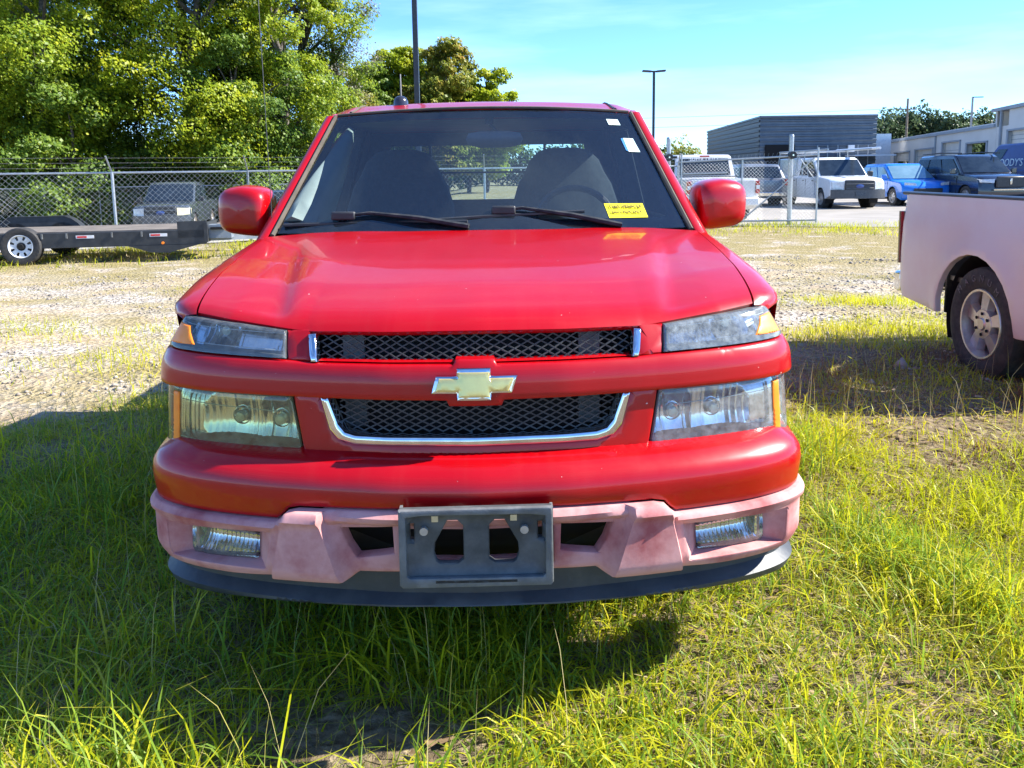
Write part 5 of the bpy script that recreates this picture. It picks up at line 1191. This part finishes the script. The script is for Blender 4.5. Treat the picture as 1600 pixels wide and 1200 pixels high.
    for sg in (-1, 1):
        bf = c0 + .22; brr = c3 - .14; tf = c1 + .16; tr_ = c2 - .08
        for k in range(nwin):
            g = .035; a0 = bf + (brr - bf) * k / nwin + (g if k else 0); a1 = bf + (brr - bf) * (k + 1) / nwin - (g if k < nwin - 1 else 0); b0 = tf + (tr_ - tf) * k / nwin + (g if k else 0); b1 = tf + (tr_ - tf) * (k + 1) / nwin - (g if k < nwin - 1 else 0)
            if kindv == 'van' : a1 = a0 + .9; b1 = b0 + .6
            xz = lambda t: xb + (xr - xb) * t + .012
            MB().add([(sg * xz(.08), a0, zb + (zr_ - zb) * .08), (sg * xz(.08), a1, zb + (zr_ - zb) * .08), (sg * xz(.86), b1, zb + (zr_ - zb) * .82), (sg * xz(.86), b0, zb + (zr_ - zb) * .82)], [(0, 1, 2, 3)]).build('side_window', glassm, e, 0)
        mm = MB().box((sg * (w + .13), c0 + .30, belt + .10), (.20, .10, .20)).box((sg * (w + .0), c0 + .32, belt + .04), (.12, .05, .05)).build('door_mirror', trim, e, bevel=.03)
        # door seams and handles
        for y in ([c0 + .25, (c0 + c3) / 2 + .1, c3 - .05] if kindv != 'van' else [c0 + .3, c0 + 1.3]):
            MB().box((sg * (w * .998), y, (belt + clear) / 2 + .05), (.01, .012, belt - clear - .25)).build('door_seam', DARK, e)
            MB().box((sg * (w + .004), y + .22, belt - .14), (.02, .14, .035)).build('door_handle', trim, e)
        for c in wy:
            wheel(e, sg * (w - .01), c, wheel_r, sg, r=wheel_r, w=.24, spokes=6, detail=False)
            MB().well(ar - .003, -.35, -.02, Matrix.Translation((sg * w, c, wheel_r)) if sg > 0 else Matrix.Translation((sg * w, c, wheel_r)) @ Matrix.Rotation(math.pi, 4, 'Z')).build('wheel_well', DARK, e)
            MB().lathe([(.0005, -.33), (ar, -.33)], Matrix.Translation((sg * w, c, wheel_r)) if sg > 0 else Matrix.Translation((sg * w, c, wheel_r)) @ Matrix.Rotation(math.pi, 4, 'Z'), 24).build('wheel_well_back', DARK, e)
    return e, w
HLM = mat('car_headlamp', (.62, .66, .70), .15, coat=1, noise_scale=12, col2=(.42, .46, .5))
HLY = mat('aged_headlamp', (.75, .70, .45), .3, coat=.5, noise_scale=12, col2=(.62, .58, .36))
GR = mat('grille_dark', (.02, .022, .025), .4, noise_scale=20, col2=(.04, .042, .045))
OV = mat('oval_blue', (.03, .07, .25), .3, coat=.5, noise_scale=30, col2=(.03, .06, .2))
def fy(x, w): return .16 * (x / w) ** 4
def pickup_front(e, w, hz, lampm, bumperm, grm, oval=OV):
    MB().box((0, -.03, hz - .30), (1.10, .08, .46)).build('grille', grm, e, bevel=.05)
    for z in (hz - .38, hz - .22): MB().box((0, -.075, z), (1.02, .02, .045)).build('grille_bar', bumperm, e, bevel=.01)
    MB().lathe([(.0005, .014), (.06, .012), (.075, 0)], Matrix.Translation((0, -.08, hz - .30)) @ Matrix.Rotation(R(-90), 4, 'Z') @ Matrix.Scale(2.0, 4, (0, 1, 0)), 18).build('badge', oval, e, 60)
    for s in (-1, 1):
        lampm2 = lampm if (s > 0 or lampm is not HLY) else HLM
        MB().add([(s * .57, -.045, hz - .42), (s * .95, .09, hz - .38), (s * .96, .10, hz - .15), (s * .57, -.045, hz - .13), (s * .57, .1, hz - .42), (s * 1.0, .30, hz - .36), (s * 1.0, .30, hz - .15), (s * .57, .1, hz - .13)], [(0, 1, 2, 3), (1, 5, 6, 2), (3, 2, 6, 7), (0, 4, 5, 1)]).build('headlight', lampm2, e, 0)
    P = [[(x, -.13 + fy(x, w) * 1.3, z) for x in np.linspace(-w, w, 15)] for z in (.40, .72)]; b = MB().grid(P).grid([[(x, -.13 + fy(x, w) * 1.3, .72) for x in np.linspace(-w, w, 15)], [(x, .08 + fy(x, w), .72) for x in np.linspace(-w, w, 15)]]); b.build('front_bumper', bumperm, e, 40)
    MB().box((0, -.14, .56), (.36, .02, .14)).build('number_plate', mat('plate_dark', (.03, .04, .06), .4, noise_scale=20, col2=(.08, .09, .1)), e)
# white work pickup with rack
e, w = vehicle((12.70, 29.1, -.22), R(2), 5.9, 2.03, 1.93, 'pickup', WHT, 'white work pickup with dark grille and a pipe rack, parked nose out', 'truck', wy=(.98, 4.55), belt=1.18, hood_z=1.16, hood_l=1.28, cab=(1.25, 1.95, 3.15, 3.35), name='parked_pickup', trim=BLK)
BMP = mat('bumper_dark_grey', (.055, .06, .068), .5, noise_scale=10, col2=(.08, .085, .09))
pickup_front(e, w, 1.14, HLM, BMP, GR)
for y in (2.9, 3.6, 5.6):
    MB().tube([(-.95, y, 1.2), (-.85, y, 2.16), (.85, y, 2.16), (.95, y, 1.2)], .03, 6).build('rack_hoop', GAL, e)
for x in (-.8, .8): MB().tube([(x, .9, 2.2), (x, 5.8, 2.2)], .035, 6).build('rack_rail', GAL, e)
MB().tube([(.9, .35, 2.22), (.9, 4, 2.22)], .045, 6).build('rack_pipe', WHT, e)
MB().box((0, 4.6, 1.55), (1.7, 2.0, .75)).build('service_body', WHT, e, bevel=.03)
# white pickup seen from behind
e, w = vehicle((6.08, 28.75, -.22), R(180), 5.9, 2.06, 2.0, 'pickup', mat('silver_white_paint', (.62, .62, .62), .3, coat=.6, noise_scale=5, col2=(.55, .55, .56)), 'white pickup seen from behind through the gate, with red tail lights and black window banner', 'truck', wy=(.98, 4.65), belt=1.22, hood_z=1.16, hood_l=1.3, cab=(1.3, 2.0, 3.5, 3.75), name='parked_pickup', wheel_r=.40)
for s in (-1, 1):
    t_ = MB().box((s * .985, 5.86, 1.0), (.11, .14, .36)).build('tail_light', REDL, e, bevel=.01); MB().box((s * .985, 5.935, 1.0), (.09, .02, .11)).build('reverse_lens', WHT, t_)
MB().box((0, 5.915, .95), (1.80, .03, .52)).build('tailgate', MATS['silver_white_paint'], e, bevel=.02); MB().box((0, 5.935, 1.10), (.36, .02, .13)).build('tailgate_handle', BLK, e, bevel=.02)
MB().box((0, 6.0, .60), (1.98, .22, .24)).build('rear_bumper', WHT, e, bevel=.04)
MB().box((0, 3.62, 1.93), (.30, .03, .05)).build('brake_lamp', REDL, e)
MB().box((.0, 4.0, 1.30), (1.9, .10, .04)).build('bed_rail', BLK, e)
text_mesh('SUPER DUTY', .15, WHT, 'window_banner', e, Matrix.Translation((0, 3.60, 1.84)) @ Matrix.Rotation(R(180), 4, 'Z') @ Matrix.Rotation(R(72), 4, 'X'), .002, 1.1)
# blue crossover
BLU = mat('blue_paint', (.005, .16, .62), .3, coat=.9, noise_scale=5, col2=(.008, .19, .66))
e, w = vehicle((15.85, 30.3, -.22), R(1), 4.6, 1.86, 1.66, 'suv', BLU, 'bright blue crossover parked between the white work pickup and the black utility vehicle', 'car', wy=(.90, 3.6), belt=1.02, hood_z=1.02, hood_l=1.15, cab=(1.05, 1.85, 3.7, 4.35), wheel_r=.35, trim=BLU, glassm=mat('sky_glass', (.12, .22, .28), .08, coat=1, noise_scale=3, col2=(.16, .27, .33)), clear=.26)
MB().box((0, -.015, .60), (1.1, .06, .20)).build('grille', GR, e, bevel=.03); MB().box((0, .0, .36), (1.3, .06, .12)).build('lower_grille', GR, e, bevel=.03)
for s in (-1, 1): MB().add([(s * .45, -.03, .80), (s * .86, .12, .82), (s * .86, .12, .93), (s * .48, -.0, .90)], [(0, 1, 2, 3)]).build('headlight', HLM, e, 0)
# black full-size utility vehicle
BKP = mat('black_blue_paint', (.006, .010, .022), .25, coat=1, noise_scale=5, col2=(.010, .015, .03))
e, w = vehicle((17.75, 28.4, -.22), R(0), 5.3, 2.03, 1.95, 'suv', BKP, 'large black utility vehicle with chrome grille emblem, parked in front of the garage', 'car', wy=(1.0, 4.1), belt=1.22, hood_z=1.22, hood_l=1.4, cab=(1.35, 2.1, 4.75, 5.2), wheel_r=.40, trim=BKP)
MB().box((0, -.03, .93), (1.0, .08, .40)).build('grille', GR, e, bevel=.04); MB().box((0, -.085, .95), (.07, .02, .22)).build('badge', CHROME, e, bevel=.01)
MB().box((0, -.08, .66), (1.2, .03, .04)).build('chrome_strip', CHROME, e)
for s in (-1, 1):
    MB().add([(s * .58, -.05, .90), (s * .95, .10, .93), (s * .95, .10, 1.03), (s * .56, -.03, 1.04), (s * 1.0, .30, 1.05), (s * 1.0, .30, .92)], [(0, 1, 2, 3), (1, 5, 4, 2)]).build('headlight', HLM, e, 0)
    MB().tube([(s * .72, 1.9, 1.99), (s * .74, 3.2, 2.03), (s * .72, 4.7, 1.99)], .025, 6).build('roof_rail', BLK, e)
# blue van
BV = mat('deep_blue_van', (.004, .028, .20), .4, coat=.25, noise_scale=4, col2=(.005, .034, .23))
e, w = vehicle((21.1, 35.2, -.22), R(180), 5.8, 2.0, 2.40, 'van', BV, 'deep blue van with white side lettering behind the black utility vehicle', 'van', wy=(1.0, 4.6), belt=1.3, hood_z=1.15, hood_l=.9, cab=(.75, 1.7, 5.5, 5.72), wheel_r=.36, name='parked_van')
text_mesh("OODY'S", .42, WHT, 'van_lettering', e, Matrix.Translation((1.0, 3.0, 1.62)) @ Matrix.Rotation(R(90), 4, 'Z') @ Matrix.Rotation(R(83), 4, 'X'), .003)
for s in (-1, 1): MB().box((s * .96, 5.78, 1.25), (.10, .08, .5)).build('tail_light', REDL, e)
# silver utility vehicle behind the gate post, white car roof behind the crossover
e, w = vehicle((10.15, 37.0, -.22), R(180), 5.0, 1.95, 1.72, 'suv', mat('silver_paint', (.16, .18, .21), .3, metal=.4, coat=.7, noise_scale=5, col2=(.13, .15, .18)), 'silver utility vehicle mostly hidden behind the thick gate post', 'car', wy=(.95, 3.9), belt=1.1, hood_z=1.1, hood_l=1.3, cab=(1.2, 1.95, 4.5, 4.9))
for s in (-1, 1): MB().box((s * .90, 4.98, .98), (.12, .08, .26)).build('tail_light', REDL, e)
MB().box((0, 5.02, .50), (1.8, .12, .16)).build('rear_bumper', CHROME, e, bevel=.02)
e, w = vehicle((18.6, 38.0, -.22), R(0), 4.6, 1.82, 1.50, 'suv', WHT, 'white car of which only the roof shows between the blue crossover and the garage', 'car', wy=(.9, 3.6), belt=.95, hood_z=.95, hood_l=1.15, cab=(1.0, 1.8, 3.4, 4.3), wheel_r=.33, clear=.26)
# dark grey pickup behind the left fence
DG = mat('dark_grey_blue_paint', (.06, .075, .095), .25, coat=1, noise_scale=5, col2=(.045, .058, .075))
e, w = vehicle((-12.75, 29.0, -.80), R(10), 5.6, 2.0, 1.93, 'pickup', DG, 'dark grey pickup with one yellowed headlight behind the left chain link fence', 'truck', wy=(.95, 4.3), belt=1.16, hood_z=1.14, hood_l=1.25, cab=(1.25, 1.95, 3.4, 3.7), name='parked_pickup')
pickup_front(e, w, 1.12, HLY, DG, GR)
# dark blue vehicle seen past the left mirror
e, w = vehicle((-8.75, 29.5, -.80), R(6), 4.9, 1.9, 1.55, 'suv', mat('navy_paint', (.03, .06, .13), .3, coat=.8, noise_scale=5, col2=(.04, .075, .15)), 'navy blue car seen between the left door mirror and the red pillar', 'car', wy=(.95, 3.8), belt=1.0, hood_z=1.0, hood_l=1.2, cab=(1.1, 1.9, 3.7, 4.5), wheel_r=.34, clear=.27)
# concrete strip by the left fence
for o in list(bpy.data.objects):
    if o.name.startswith('x'): pass
